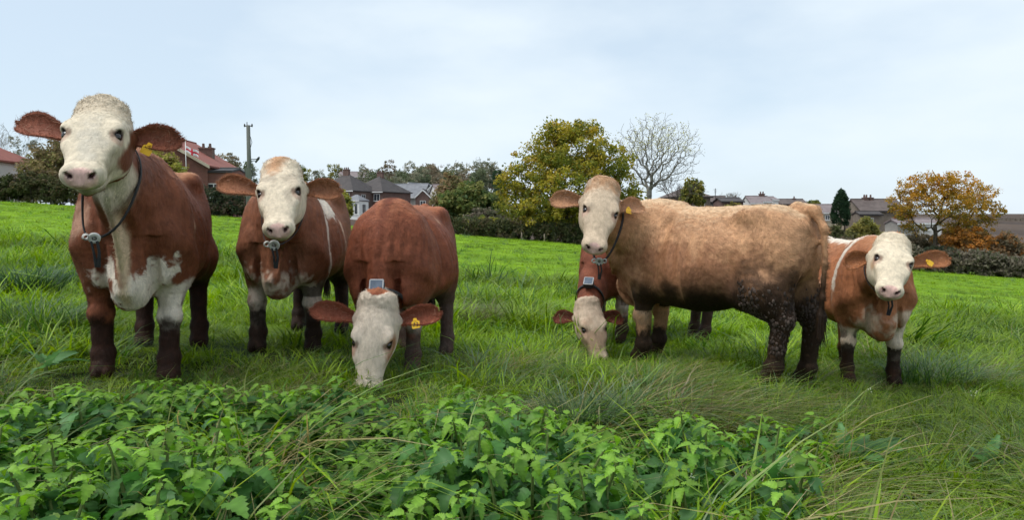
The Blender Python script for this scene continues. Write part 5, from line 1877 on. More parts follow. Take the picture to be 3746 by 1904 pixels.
house('farmhouse', 'stone farmhouse with a big brown tiled roof right of the cypress', 3192, 835, 96, 5.9, 5.5, 2.25, 1.5, 0.0, 'gable_x', 'stone', 'tile_brown', [('front', 2.0, 0.6, 0.8, 0.9)], [(-1.1, 0, 0.6, 0.25, 2), (-0.4, 0, 0.5, 0.25, 1)], 0.15, 'dark_paint', category='house')
house('outbuilding', 'lean low extension with a wide white window in front of the farmhouse', 3170, 830, 88, 2.7, 2, 1.45, 0.3, 0.0, 'gable_x', 'stone', 'tile_dark', [('front', -0.3, 0.55, 1.25, 0.5, 3)], (), 0.12, 'dark_paint', category='outbuilding')
house('shed', 'low pale shed behind the rightmost cow\'s head', 3300, 845, 76, 2.6, 2, 0.75, 0.35, 0.15, 'gable_x', 'render_grey', 'tile_mauve', [('front', 0.4, 0.2, 0.5, 0.35, 0)], (), 0.1, category='shed')
house('shed', 'pale garden shed seen through the autumn tree', 3385, 850, 78, 2.4, 2, 0.95, 0.4, -0.1, 'gable_x', 'render_white', 'tile_mauve', [('front', -0.3, 0.25, 0.6, 0.4, 0)], (), 0.1, category='shed')

# ------------------------------------------------------------------ poles, flag, fence posts, wall
def utility_pole():
    d = 50.5
    b = P(915, 792, d)
    s = d / F_PX
    top = (792 - 462) * s
    root = empty('utility_pole', tuple(b))
    tag(root, 'grey wooden utility pole rising behind the second cow', 'pole')
    mb = MB()
    mb.tube([(0, 0, -0.5), (0.01, 0, top * 0.5), (0.0, 0, top)], [0.17, 0.15, 0.13], 12)
    mb.build('post', M['wood_pole'], root, True)
    mb = MB().tube([(-0.28, 0, top - 0.05), (0.30, 0, top - 0.05)], 0.035, 6).tube([(-0.08, 0, top), (-0.08, 0, top + 0.22)], 0.03, 6)
    mb.build('cross_arm', M['metal_dark'], root)
    for x in (-0.25, 0.27):
        MB().tube([(x, 0, top - 0.12), (x, 0, top - 0.02), (x, 0, top + 0.10)], [0.04, 0.06, 0.035], 8).build('insulator', M['metal_dark'], root, True)
    mb = MB().tube([(0, 0, top - 2.35), (0.35, 0, top - 2.4), (0.62, 0, top - 2.36)], 0.03, 6).tube([(0, 0, top - 2.5), (0.5, 0, top - 2.5)], 0.022, 6)
    mb.build('bracket', M['metal_dark'], root)
    MB().tube([(0.46, 0, top - 2.62), (0.66, 0, top - 2.35), (0.74, 0, top - 2.22)], [0.05, 0.09, 0.05], 8).build('street_lamp_head', M['metal_dark'], root, True)
    mb = MB().box(-0.19, 0.19, -0.22, -0.175, 0.4, 3.4)
    mb.build('cable_guard', M['wood_pole'], root)
    mb = MB().tube([(0.12, 0, top - 1.6), (0.24, 0, top - 1.2), (0.14, 0, top - 0.8)], 0.02, 6)
    mb.build('cable', M['metal_dark'], root)


utility_pole()


def flag():
    d = 57.0
    b = P(683, 700, d)
    s = d / F_PX
    root = empty('flagpole', tuple(b))
    tag(root, 'slender white flagpole in front of the brick house', 'flagpole')
    h = (700 - 517) * s
    MB().tube([(0, 0, -0.8), (0, 0, h)], [0.035, 0.025], 8).build('pole', M['white_paint'], root, True)
    MB().tube([(0, 0, h), (0, 0, h + 0.05), (0, 0, h + 0.1)], [0.03, 0.05, 0.02], 8).build('finial', M['white_paint'], root, True)
    fr = empty('flag', tuple(b + np.array([0.03, 0, 0])))
    tag(fr, 'white flag with a red upright cross flying from the flagpole', 'flag')
    z0, z1 = h - (538 - 517) * s, h - (560 - 517) * s
    nx, nz_ = 32, 15
    L_, H_ = 46 * s, 22 * s * 1.05
    us, vs = np.linspace(0, 1, nx), np.linspace(0, 1, nz_)
    Ug, Vg = np.meshgrid(us, vs, indexing='ij')
    X = Ug * L_ * 0.98
    Y = 0.10 * np.sin(Ug * 9 + Vg * 0.8) * Ug
    Z = z0 - Vg * H_ - 0.42 * Ug * L_ * (0.55 + 0.45 * Ug) + 0.05 * np.sin(Ug * 8 + 1)
    vv = np.stack([X, Y, Z], -1).reshape(-1, 3)
    g = np.arange(nx * nz_).reshape(nx, nz_)
    q = np.stack([g[:-1, :-1], g[1:, :-1], g[1:, 1:], g[:-1, 1:]], -1)
    uc = (us[:-1] + us[1:]) / 2
    vc = (vs[:-1] + vs[1:]) / 2
    red = (np.abs(uc[:, None] - 0.5) < 0.085) | (np.abs(vc[None, :] - 0.5) < 0.14)
    q = q.reshape(-1, 4)
    red = red.reshape(-1)
    for nm, sel, mt in (('white_field', ~red, 'flag_white'), ('red_cross', red, 'flag_red')):
        o = link(nm, mesh_np('flag_' + nm, vv, [q[sel]], None, True, [M[mt]]), fr)
        m_ = o.modifiers.new('thickness', 'SOLIDIFY')
        m_.thickness = 0.006


flag()


def small_pole(name, label, px, top, base, d, r_, cat, mat):
    b = P(px, base, d)
    b[2] = min(b[2], gz(b[0], b[1])) if cat == 'post' else b[2]
    h = P(px, top, d)[2] - b[2]
    root = empty(name, tuple(b))
    tag(root, label, cat, 'fence posts by the hedge' if cat == 'post' else None)
    MB().tube([(0, 0, -0.3), (0.01, 0, h * 0.5), (0, 0, h)], [r_, r_ * 0.95, r_ * 0.9], 8).build('shaft', M[mat], root, True)
    if cat == 'post':
        MB().tube([(0, 0, h + 0.002), (0, 0, h + 0.05)], [r_ * 0.9, r_ * 0.3], 8).build('pointed_top', M[mat], root, True)
    else:
        for k in range(4):
            z = h - 0.15 - 0.18 * k
            MB().tube([(-0.3 + 0.04 * k, 0, z), (0.3 - 0.04 * k, 0, z)], 0.02, 5).build('aerial_rod', M[mat], root)


small_pole('fence_post', 'small pale fence post left of the oak\'s shade', 1908, 852, 882, 50.5, 0.05, 'post', 'fence_wood')
small_pole('fence_post', 'small pale fence post below the oak crown', 1991, 858, 888, 50.5, 0.05, 'post', 'fence_wood')
small_pole('aerial_mast', 'thin mast on the skyline above the tan cow\'s back', 2616, 690, 745, 117, 0.06, 'mast', 'metal_dark')


def far_wall():
    a, b = edge_pt(3560, 230), edge_pt(4250, 224)
    root = empty('field_wall', a)
    tag(root, 'pale field wall across the far brown hillside at the right edge', 'wall')
    r = np.random.default_rng(5)
    n = 40
    for i in range(n):
        t0, t1 = i / n, (i + 1) / n - 0.002
        p0 = np.array(a) * (1 - t0) + np.array(b) * t0 - np.array(a)
        p1 = np.array(a) * (1 - t1) + np.array(b) * t1 - np.array(a)
        z0 = gz(a[0] + p0[0], a[1] + p0[1]) - a[2]
        h_ = 1.0 + r.uniform(-0.12, 0.12)
        MB().box(p0[0], p1[0], p0[1] - 0.3 + r.uniform(-0.05, 0.05), p0[1] + 0.3, z0 - 1.0, z0 + h_).build('wall_length', M['stone'], root)


far_wall()
# ------------------------------------------------------------------ the six cattle
def heading(dx, dy):
    return math.atan2(dy, dx)


BROWN1 = (0.165, 0.053, 0.025)
CZ = dict(h=0.0085)
make_cow(dict(
    seed=1, label='large red brown cow with a white face and raised ears at the far left', pos=(-2.05, 4.04), heading=heading(0.30, -0.954), scale=0.89, head_scale=0.92, h=0.0085,
    poll=P(370, 378, 3.04), nose=P(278, 608, 2.62), eye_l=P(255, 500, 2.9), eye_r=P(462, 515, 2.95), girth=0.91,
    ears=((P(66, 426, 3.06), (0, 0, 0.25)), (P(664, 490, 3.10), (0.2, 0, 0.25))), tag_ear=1, tag_pos=(0.40, 0.75, -0.9), tag_size=0.8, ear_in=(0.26, 0.10, 0.07), ear_col=(0.23, 0.075, 0.042), ear_w=0.98,
    front=((0.03, -0.01), (0.0, 0.03)), hind=((0.02, 0.03), (0.05, 0.0)), coat=BROWN1, back=(0.42, 0.20, 0.105), top_light_amt=0.85, neck=0.92,
    mud_f=(0.36, 0.03), mud_h=(0.55, 0.10), mud_shade_belly=(0.50, 0.6), mud_amt=0.9, mud_col=(0.020, 0.0085, 0.005), hairs=34000, throat=True,
    face=(0.63, 0.54, 0.405), face_back=-0.05,
    body_patches=[((0.72, 0.07, 0.53), (0.22, 0.22, 0.135), WHITE, 0.2, 1.3), ((0.50, 0.19, 0.45), (0.20, 0.13, 0.15), WHITE, 0.2, 0.6), ((0.80, 0.0, 0.82), (0.25, 0.035, 0.35), (0.60, 0.45, 0.30), 0.4, 0.5),
                  ((0.15, 0, 1.30), (0.14, 0.10, 0.06), WHITE, 0.25, 0.5), ((0.22, 0.31, 1.02), (0.025, 0.10, 0.15), (0.55, 0.36, 0.22), 0.4, 0.9), ((0.62, -0.24, 0.90), (0.10, 0.10, 0.09), (0.36, 0.20, 0.13), 0.5, 0.8)],
    head_patches=[((0.40, 0.09, -0.06), (0.12, 0.05, 0.06), (0.42, 0.36, 0.25), 0.7, 1.5), ((0.33, 0.0, 0.04), (0.14, 0.05, 0.04), (0.56, 0.50, 0.40), 0.7, 1.5), ((0.17, 0.135, -0.115), (0.17, 0.06, 0.075), BROWN1, 0.25, 0.4), ((0.15, -0.135, -0.12), (0.12, 0.06, 0.065), BROWN1, 0.25, 0.4), ((0.03, 0, 0.05), (0.09, 0.13, 0.07), (0.54, 0.45, 0.33), 0.5, 0.8)],
    collar=dict(t=0.70, tilt=0.15, drop=0.09, ring_px=(345, 872, 3.02), ring_size=0.030, box=True, links=(1,), label='black collar with a white ring on the leftmost cow')))

make_cow(dict(
    seed=2, label='brown and white cow looking straight ahead, second from the left', pos=(-1.50, 5.03), heading=heading(0.05, -1), scale=0.875, head_scale=0.94, h=0.0085,
    poll=P(1024, 600, 3.98), nose=P(1010, 800, 3.60), eye_l=P(935, 692, 3.8), eye_r=P(1096, 704, 3.8),
    ears=((P(798, 652, 4.02), (0, 0, 0.2)), (P(1246, 682, 4.02), (0, 0, 0.2))), ear_in=(0.24, 0.11, 0.07), ear_col=(0.30, 0.125, 0.062),
    front=((-0.05, 0.02), (0.06, 0.03)), hind=((0.12, 0.06), (0.0, 0.02)), coat=(0.215, 0.084, 0.044), back=(0.46, 0.25, 0.14), top_light_amt=0.7,
    mud_f=(0.33, 0.03), mud_h=(0.62, 0.12), mud_shade_belly=(0.52, 0.8), hairs=26000, face=(0.65, 0.55, 0.415), face_back=-0.03,
    body_patches=[((0.66, 0.0, 0.53), (0.16, 0.22, 0.10), (0.62, 0.50, 0.40), 0.4, 1.2), ((0.45, 0.18, 0.40), (0.16, 0.11, 0.16), (0.56, 0.46, 0.38), 0.3, 0.5), ((0.45, -0.18, 0.40), (0.16, 0.11, 0.18), (0.56, 0.46, 0.38), 0.3, 0.5),
                  ((0.40, 0.26, 0.92), (0.040, 0.16, 0.38), WHITE, 0.3, 0.8), ((0.12, 0.22, 1.12), (0.13, 0.16, 0.15), WHITE, 0.2, 0.7), ((-0.05, 0.36, 0.95), (0.02, 0.08, 0.14), (0.6, 0.44, 0.32), 0.4, 0.8)],
    head_patches=[((0.17, -0.06, 0.06), (0.03, 0.03, 0.04), (0.45, 0.38, 0.29), 0.8, 2.0), ((0.15, 0.07, 0.06), (0.05, 0.03, 0.04), (0.48, 0.40, 0.30), 0.8, 2.0), ((0.30, 0.06, 0.03), (0.08, 0.02, 0.04), (0.50, 0.42, 0.32), 0.8, 1.5), ((0.02, -0.02, 0.055), (0.08, 0.07, 0.07), (0.55, 0.32, 0.18), 0.6, 0.9)],
    collar=dict(t=0.74, tilt=0.25, drop=0.05, ring_px=(1003, 898, 3.86), ring_size=0.036, links=(1.0,), label='black collar with a white ring under the chin of the second cow')))

make_cow(dict(
    seed=3, label='red brown cow grazing with its white face down, third from the left', pos=(-0.70, 4.66), heading=heading(-0.10, -1), scale=0.80, head_scale=0.92, h=0.0085,
    poll=P(1376, 1096, 3.84), nose=P(1334, 1440, 3.68), eye_l=P(1300, 1242, 3.8), eye_r=P(1442, 1252, 3.8), girth=1.16, neck_k=0.08, neck=1.08, blade=0.075, dewlap=False, neck0=(0.34, 0, -0.02),
    ears=((P(1140, 1118, 3.92), (0, 0, 0.25)), (P(1610, 1132, 3.94), (0, 0, 0.25))), tag_ear=1, tag_pos=(0.42, 0.45, 0.0), tag_size=0.85, tag_print=True, ear_in=(0.17, 0.055, 0.036), ear_col=(0.21, 0.060, 0.032), ear_w=1.0,
    front=((0.0, 0.0), (0.05, 0.03)), hind=((0.16, 0.08), (0.0, 0.02)), coat=(0.19, 0.057, 0.028), back=(0.38, 0.145, 0.07), top_light_amt=0.75,
    mud_f=(0.30, 0.05), mud_h=(0.62, 0.14), mud_shade_belly=(0.52, 0.8), mud_amt=0.82, mud_col=(0.075, 0.058, 0.048), hairs=30000, face=(0.60, 0.50, 0.40), face_back=-0.01,
    body_patches=[((0.46, -0.22, 1.16), (0.03, 0.06, 0.12), (0.62, 0.46, 0.33), 0.4, 0.8), ((0.45, 0.17, 0.42), (0.13, 0.10, 0.12), (0.5, 0.42, 0.36), 0.3, 0.5), ((0.30, 0, 1.2), (0.5, 0.035, 0.5), (0.15, 0.042, 0.02), 0.6, 1.0), ((0.42, 0.24, 0.85), (0.10, 0.10, 0.20), (0.30, 0.105, 0.05), 0.6, 1.0), ((-0.1, 0.26, 1.14), (0.05, 0.06, 0.05), (0.42, 0.24, 0.15), 0.5, 0.8)],
    head_patches=[((0.29, 0.125, -0.01), (0.085, 0.040, 0.06), (0.33, 0.16, 0.085), 0.35, 0.6), ((0.285, -0.125, -0.01), (0.075, 0.036, 0.055), (0.36, 0.19, 0.11), 0.35, 0.6)],
    collar=dict(t=0.72, tilt=0.1, drop=0.03, ring=False, label='black collar with a solar box on the nape of the grazing cow')))

TAN = (0.48, 0.265, 0.142)
make_cow(dict(
    seed=4, label='big shaggy tan cow standing side on with its head turned to look back', pos=(1.44, 5.27), heading=heading(-0.71, 0.70), scale=0.945, head_scale=1.04, h=0.0095,
    poll=P(2214, 668, 5.14), nose=P(2184, 868, 4.80), eye_l=P(2126, 760, 5.0), eye_r=P(2264, 770, 5.02), neck0=(0.30, 0.02, 0.10), girth=1.06, gut=1.1, shag=1.21, neck=1.08,
    ears=((P(2018, 716, 5.24), (0, 0, 0.15)), (P(2352, 745, 5.30), (0.3, 0, 0.15))), tag_ear=1, tag_size=0.8, tag_pos=(0.35, 0.4, -0.5), ear_in=(0.36, 0.18, 0.11), ear_col=(0.46, 0.24, 0.13), ear_hair=(0.6, 0.42, 0.3),
    front=((0.02, 0.0), (0.10, 0.02)), hind=((0.03, 0.02), (-0.06, 0.02)), coat=TAN, back=(0.64, 0.45, 0.28), top_light_amt=0.95,
    mud_f=(0.25, 0.03), mud_h=(0.74, 0.18), mud_shade_belly=(0.63, 0.9), mud_amt=0.95, leg=1.18, hairs=52000, face=(0.54, 0.42, 0.30), face_back=-0.03, clods=(1800, 0.22, 0.84, -0.42),
    body_patches=[((-0.05, 0.3, 0.74), (0.85, 0.3, 0.22), (0.33, 0.155, 0.080), 0.7, 0.9), ((0.45, 0.17, 0.52), (0.17, 0.14, 0.15), (0.46, 0.30, 0.19), 0.35, 0.6), ((0.60, 0.15, 0.72), (0.16, 0.2, 0.22), (0.27, 0.115, 0.055), 0.7, 0.8), ((-0.62, 0.25, 0.72), (0.18, 0.2, 0.16), (0.17, 0.09, 0.05), 0.6, 1.2), ((-0.05, 0.3, 0.52), (0.5, 0.3, 0.10), (0.17, 0.08, 0.042), 0.6, 1.0)],
    head_patches=[((0.0, 0, 0.05), (0.085, 0.14, 0.10), (0.50, 0.29, 0.16), 0.5, 0.9), ((0.10, 0.14, -0.08), (0.14, 0.05, 0.08), (0.46, 0.25, 0.14), 0.4, 0.6)],
    collar=dict(t=0.80, tilt=0.2, drop=0.05, ring_px=(2192, 958, 5.02), ring_size=0.036, box=False, links=(1, -1), label='black collar with white chain links on the tan cow')))

make_cow(dict(
    seed=5, label='dark red cow grazing half hidden behind the tan cow', pos=(1.27, 6.56), heading=heading(-0.907, -0.42), scale=0.88, head_scale=0.88, h=0.011,
    poll=P(2156, 1104, 5.62), nose=P(2196, 1278, 5.42), eye_l=P(2128, 1190, 5.55), eye_r=P(2235, 1185, 5.6), dewlap=False, neck0=(0.34, 0, -0.02),
    ears=((P(2028, 1152, 5.7), (0, 0, 0.2)), (P(2275, 1158, 5.75), (0, 0, 0.2))), ear_col=(0.15, 0.042, 0.025), ear_in=(0.13, 0.04, 0.028),
    front=((0.0, 0.0), (0.05, 0.02)), hind=((0.08, 0.02), (-0.08, 0.02)), coat=(0.17, 0.052, 0.028), back=(0.27, 0.09, 0.045), top_light_amt=0.6,
    mud_f=(0.26, 0.04), mud_h=(0.60, 0.14), mud_shade_belly=(0.5, 0.8), hairs=14000, face=(0.56, 0.43, 0.32), mud_col=(0.045, 0.028, 0.022),
    body_patches=[((0.45, 0.0, 0.40), (0.14, 0.3, 0.12), (0.5, 0.42, 0.36), 0.3, 0.5)],
    head_patches=[((0.36, 0, 0), (0.14, 0.14, 0.14), (0.42, 0.28, 0.19), 0.6, 0.9)],
    collar=dict(t=0.72, tilt=0.0, drop=0.03, ring=False, label='black collar with a pale box on the half hidden grazing cow')))

make_cow(dict(
    seed=6, label='small orange brown and white cow with dark socks at the far right', pos=(2.66, 5.51), heading=heading(-0.10, -0.99), scale=0.82, head_scale=0.92, h=0.0095,
    poll=P(3277, 872, 4.56), nose=P(3270, 1022, 4.22), eye_l=P(3196, 962, 4.42), eye_r=P(3342, 962, 4.42), neck=1.08,
    ears=((P(3092, 952, 4.66), (0, 0, 0.1)), (P(3472, 934, 4.62), (0, 0, 0.15))), tag_ear=1, tag_size=0.75, tag_pos=(0.40, 0.15, 0.9), ear_in=(0.32, 0.13, 0.06), ear_col=(0.36, 0.145, 0.062),
    front=((0.0, 0.03), (-0.01, 0.03)), hind=((0.0, 0.0), (0.12, 0.04)), coat=(0.32, 0.125, 0.055), back=(0.46, 0.22, 0.11), top_light_amt=0.6,
    leg=1.05, mud_f=(0.345, 0.02), mud_h=(0.16, 0.08), mud_shade_belly=(0.46, 0.7), hairs=22000, face=(0.66, 0.56, 0.415), face_back=-0.02,
    body_patches=[((0.44, -0.18, 0.42), (0.15, 0.11, 0.14), (0.66, 0.53, 0.40), 0.3, 0.5), ((0.46, 0.20, 0.50), (0.18, 0.15, 0.24), (0.68, 0.57, 0.45), 0.3, 0.5), ((0.66, 0.0, 0.60), (0.14, 0.2, 0.12), (0.58, 0.45, 0.33), 0.4, 0.8),
                  ((0.36, -0.20, 1.10), (0.06, 0.24, 0.40), WHITE, 0.22, 0.5), ((-0.25, 0, 1.28), (0.60, 0.16, 0.10), WHITE, 0.25, 0.8), ((0.05, -0.30, 0.80), (0.10, 0.10, 0.12), (0.55, 0.42, 0.30), 0.5, 1.4), ((-0.66, -0.2, 0.55), (0.2, 0.2, 0.3), (0.40, 0.31, 0.23), 0.4, 1.0), ((-0.75, -0.2, 0.95), (0.06, 0.15, 0.10), WHITE, 0.4, 0.9)],
    head_patches=[((0.29, -0.13, -0.01), (0.07, 0.03, 0.05), (0.55, 0.36, 0.22), 0.4, 0.6)],
    collar=dict(t=0.76, tilt=0.25, drop=0.04, ring_px=(3255, 1085, 4.42), ring_size=0.024, box=False, links=(-1,), label='black collar half hidden under the chin of the rightmost cow')))
# ------------------------------------------------------------------ foreground vegetation
def blades(n, spread, hmin, hmax, wmin, wmax, lean, droop, cols, r, seg=4, tip=0.0, side=(0, 0)):
    """A clump of arching grass blades as one small mesh."""
    an = r.uniform(0, 6.283, n)
    rd = spread * np.sqrt(r.uniform(0, 1, n))
    b = np.stack([rd * np.cos(an), rd * np.sin(an), np.full(n, -0.01)], 1)
    az = an + r.normal(0, 0.9, n)
    d = np.stack([np.cos(az), np.sin(az), np.zeros(n)], 1)
    d[:, 0] += side[0]; d[:, 1] += side[1]
    H_ = r.uniform(hmin, hmax, n)
    ln = r.uniform(0.3, 1.0, n) * lean
    dr = r.uniform(0.3, 1.0, n) * droop
    w = r.uniform(wmin, wmax, n)
    sd = unit_rows(np.cross(d + r.normal(0, 0.3, (n, 3)) * [1, 1, 0], [0, 0, 1.0]))
    V, fq, ft = [], [], []
    for k in range(seg + 1):
        t = k / seg
        out = ln * t + dr * t * t
        z = t - dr * 0.55 * t * t * t
        p = b + d * (H_ * out)[:, None] + np.array([0, 0, 1.0]) * (H_ * z)[:, None]
        ww = (w * (1 - t ** 1.6) + 0.0004)[:, None]
        if k < seg:
            V += [p - sd * ww, p + sd * ww]
        else:
            V += [p]
    V = np.stack(V, 1)
    m = V.shape[1]
    i = np.arange(n)[:, None] * m
    for k in range(seg - 1):
        fq.append(np.concatenate([i + 2 * k, i + 2 * k + 1, i + 2 * k + 3, i + 2 * k + 2], 1))
    ft = np.concatenate([i + 2 * seg - 2, i + 2 * seg - 1, i + 2 * seg], 1)
    cols = np.array(cols, float)
    c = cols[r.integers(0, len(cols), n)] * r.uniform(0.75, 1.25, (n, 1))
    grad = np.ones(m)
    C = c[:, None, :] * np.ones((1, m, 1))
    return V.reshape(-1, 3), [np.concatenate(fq), ft], C.reshape(-1, 3)


GREENS = [(0.120, 0.205, 0.008), (0.155, 0.245, 0.010), (0.098, 0.172, 0.009), (0.195, 0.270, 0.016)]
DEEP = [(0.050, 0.122, 0.012), (0.068, 0.150, 0.015), (0.090, 0.176, 0.022), (0.055, 0.130, 0.018)]
BLUEG = [(0.075, 0.135, 0.055), (0.10, 0.165, 0.065), (0.060, 0.125, 0.040), (0.13, 0.18, 0.085)]
STRAW = [(0.27, 0.21, 0.09), (0.20, 0.155, 0.065), (0.33, 0.27, 0.14), (0.14, 0.12, 0.04), (0.11, 0.13, 0.03)]
MIXED = DEEP + GREENS + [(0.24, 0.21, 0.09), (0.20, 0.26, 0.07), (0.24, 0.30, 0.10)]  # the two pale greens at the end paint highlights onto blades

PROTO = bpy.data.collections.new('grass_clumps')


def proto(name, args, seed, seg=4, **kw):
    r = np.random.default_rng(seed)
    v, f, c = blades(*args, r, seg, **kw)
    o = bpy.data.objects.new(name, mesh_np(name, v, f, c, False, [M['grass']]))
    PROTO.objects.link(o)


#            n  spread  hmin  hmax   wmin    wmax  lean droop cols
proto('a0_turf', (26, 0.12, 0.035, 0.08, 0.0022, 0.0042, 0.8, 0.6, GREENS), 1, 2)
proto('a1_turf', (26, 0.12, 0.045, 0.11, 0.0022, 0.0042, 0.9, 0.8, GREENS), 2, 2)
proto('a2_lush', (24, 0.09, 0.08, 0.18, 0.0022, 0.0042, 0.6, 1.0, GREENS), 3, 3)
proto('a3_rough', (24, 0.10, 0.09, 0.22, 0.0024, 0.0046, 0.7, 1.2, DEEP), 4, 3)
proto('a4_rough', (24, 0.11, 0.10, 0.24, 0.0022, 0.0042, 1.0, 1.3, MIXED), 5, 3)
proto('a5_flop', (22, 0.09, 0.14, 0.32, 0.0022, 0.0042, 0.7, 1.4, MIXED), 6, 4, side=(0.5, -0.1))
proto('a6_straw', (18, 0.08, 0.14, 0.32, 0.0016, 0.0032, 0.8, 1.3, STRAW), 7, 4, side=(0.6, -0.2))
proto('a7_blue', (22, 0.08, 0.12, 0.28, 0.0020, 0.0038, 0.5, 1.1, BLUEG), 8, 4)
proto('a8_bright', (26, 0.10, 0.07, 0.18, 0.0024, 0.0044, 0.9, 0.9, [(0.18, 0.29, 0.012), (0.22, 0.32, 0.018), (0.145, 0.25, 0.012)]), 9, 3)

proto('a9_wide', (18, 0.09, 0.12, 0.28, 0.0028, 0.0052, 0.9, 1.1, GREENS + [(0.18, 0.30, 0.03)]), 10, 4, side=(0.3, 0))


def herb_proto(name, seed, cols):
    r = np.random.default_rng(seed)
    n = 70
    p = np.stack([r.normal(0, 0.07, n), r.normal(0, 0.07, n), r.uniform(0.02, 0.12, n)], 1)
    nr = unit_rows(r.normal(0, 0.5, (n, 3)) + np.array([0, 0, 1.0]))
    a = unit_rows(np.cross(nr, r.normal(0, 1, (n, 3))))
    b = np.cross(nr, a)
    s = r.uniform(0.010, 0.024, (n, 1))
    v = np.stack([p - a * s, p + b * s * 0.4, p + a * s - nr * s * 0.3, p - b * s * 0.4], 1).reshape(-1, 3)
    c = np.repeat(np.array(cols)[r.integers(0, len(cols), n)] * r.uniform(0.75, 1.25, (n, 1)), 4, axis=0)
    o = bpy.data.objects.new(name, mesh_np(name, v, [np.arange(n * 4).reshape(n, 4)], c, False, [M['grass']]))
    PROTO.objects.link(o)


herb_proto('b0_herb', 11, [(0.19, 0.29, 0.018), (0.23, 0.32, 0.025), (0.15, 0.24, 0.018)])
herb_proto('b1_herb', 12, [(0.06, 0.13, 0.035), (0.08, 0.16, 0.04), (0.10, 0.18, 0.04)])


def scatter_obj(name, label, pts, rot, scl, kind, tint, category):
    me = bpy.data.meshes.new(name)
    me.vertices.add(len(pts))
    me.vertices.foreach_set('co', np.ascontiguousarray(pts, dtype=np.float32).ravel())
    for nm, ty, val, key in (('rot', 'FLOAT_VECTOR', rot, 'vector'), ('scl', 'FLOAT', scl, 'value'), ('kind_index', 'INT', kind, 'value'), ('tint', 'FLOAT', tint, 'value')):
        at = me.attributes.new(nm, ty, 'POINT')
        at.data.foreach_set(key, np.ascontiguousarray(val, dtype=np.int32 if ty == 'INT' else np.float32).ravel())
    me.update()
    me.materials.append(M['grass'])
    o = link(name, me)
    tag(o, label, category, kind='stuff')
    ng = bpy.data.node_groups.new('scatter_' + name, 'GeometryNodeTree')
    ng.interface.new_socket('Geometry', in_out='INPUT', socket_type='NodeSocketGeometry')
    ng.interface.new_socket('Geometry', in_out='OUTPUT', socket_type='NodeSocketGeometry')
    gi_, go_ = ng.nodes.new('NodeGroupInput'), ng.nodes.new('NodeGroupOutput')
    iop = ng.nodes.new('GeometryNodeInstanceOnPoints')
    ci = ng.nodes.new('GeometryNodeCollectionInfo')
    ci.inputs['Collection'].default_value = PROTO
    ci.inputs['Separate Children'].default_value = True
    ci.inputs['Reset Children'].default_value = True

    def attr(nm, ty):
        n = ng.nodes.new('GeometryNodeInputNamedAttribute')
        n.data_type = ty
        n.inputs['Name'].default_value = nm
        return n.outputs['Attribute']
    ln = ng.links.new
    ln(gi_.outputs[0], iop.inputs['Points'])
    ln(ci.outputs[0], iop.inputs['Instance'])
    iop.inputs['Pick Instance'].default_value = True
    ln(attr('kind_index', 'INT'), iop.inputs['Instance Index'])
    e2r = ng.nodes.new('FunctionNodeEulerToRotation')
    ln(attr('rot', 'FLOAT_VECTOR'), e2r.inputs[0])
    ln(e2r.outputs[0], iop.inputs['Rotation'])
    ln(attr('scl', 'FLOAT'), iop.inputs['Scale'])
    ln(iop.outputs[0], go_.inputs[0])
    md = o.modifiers.new('scatter', 'NODES')
    md.node_group = ng
    return o


NETTLE_POLY = np.array([(-260, 1435), (0, 1420), (300, 1390), (620, 1390), (900, 1420), (1060, 1380), (1200, 1355), (1290, 1430), (1380, 1455), (1500, 1480), (1700, 1405), (1800, 1440), (2000, 1440), (2080, 1490), (2250, 1445), (2400, 1480), (2660, 1540), (2800, 1640), (2720, 1760), (2420, 1810), (2150, 1930), (2000, 2300), (-900, 2300)], float)


def inside(px, py, poly):
    r = np.zeros(len(px), bool)
    j = len(poly) - 1
    for i in range(len(poly)):
        xi, yi, xj, yj = *poly[i], *poly[j]
        c = ((yi > py) != (yj > py)) & (px < (xj - xi) * (py - yi) / (yj - yi + 1e-9) + xi)
        r ^= c
        j = i
    return r


rg = np.random.default_rng(101)


def sample_ground(n, d0, d1, power, margin=0.80):
    """Ground points denser near the viewer: pdf over depth ~ d**power."""
    u = rg.uniform(0, 1, n)
    k = power + 1
    d = (d0 ** k + u * (d1 ** k - d0 ** k)) ** (1 / k) if abs(k) > 1e-6 else d0 * (d1 / d0) ** u
    x = rg.uniform(-margin, margin, n) * (d + 0.35)
    return x, d


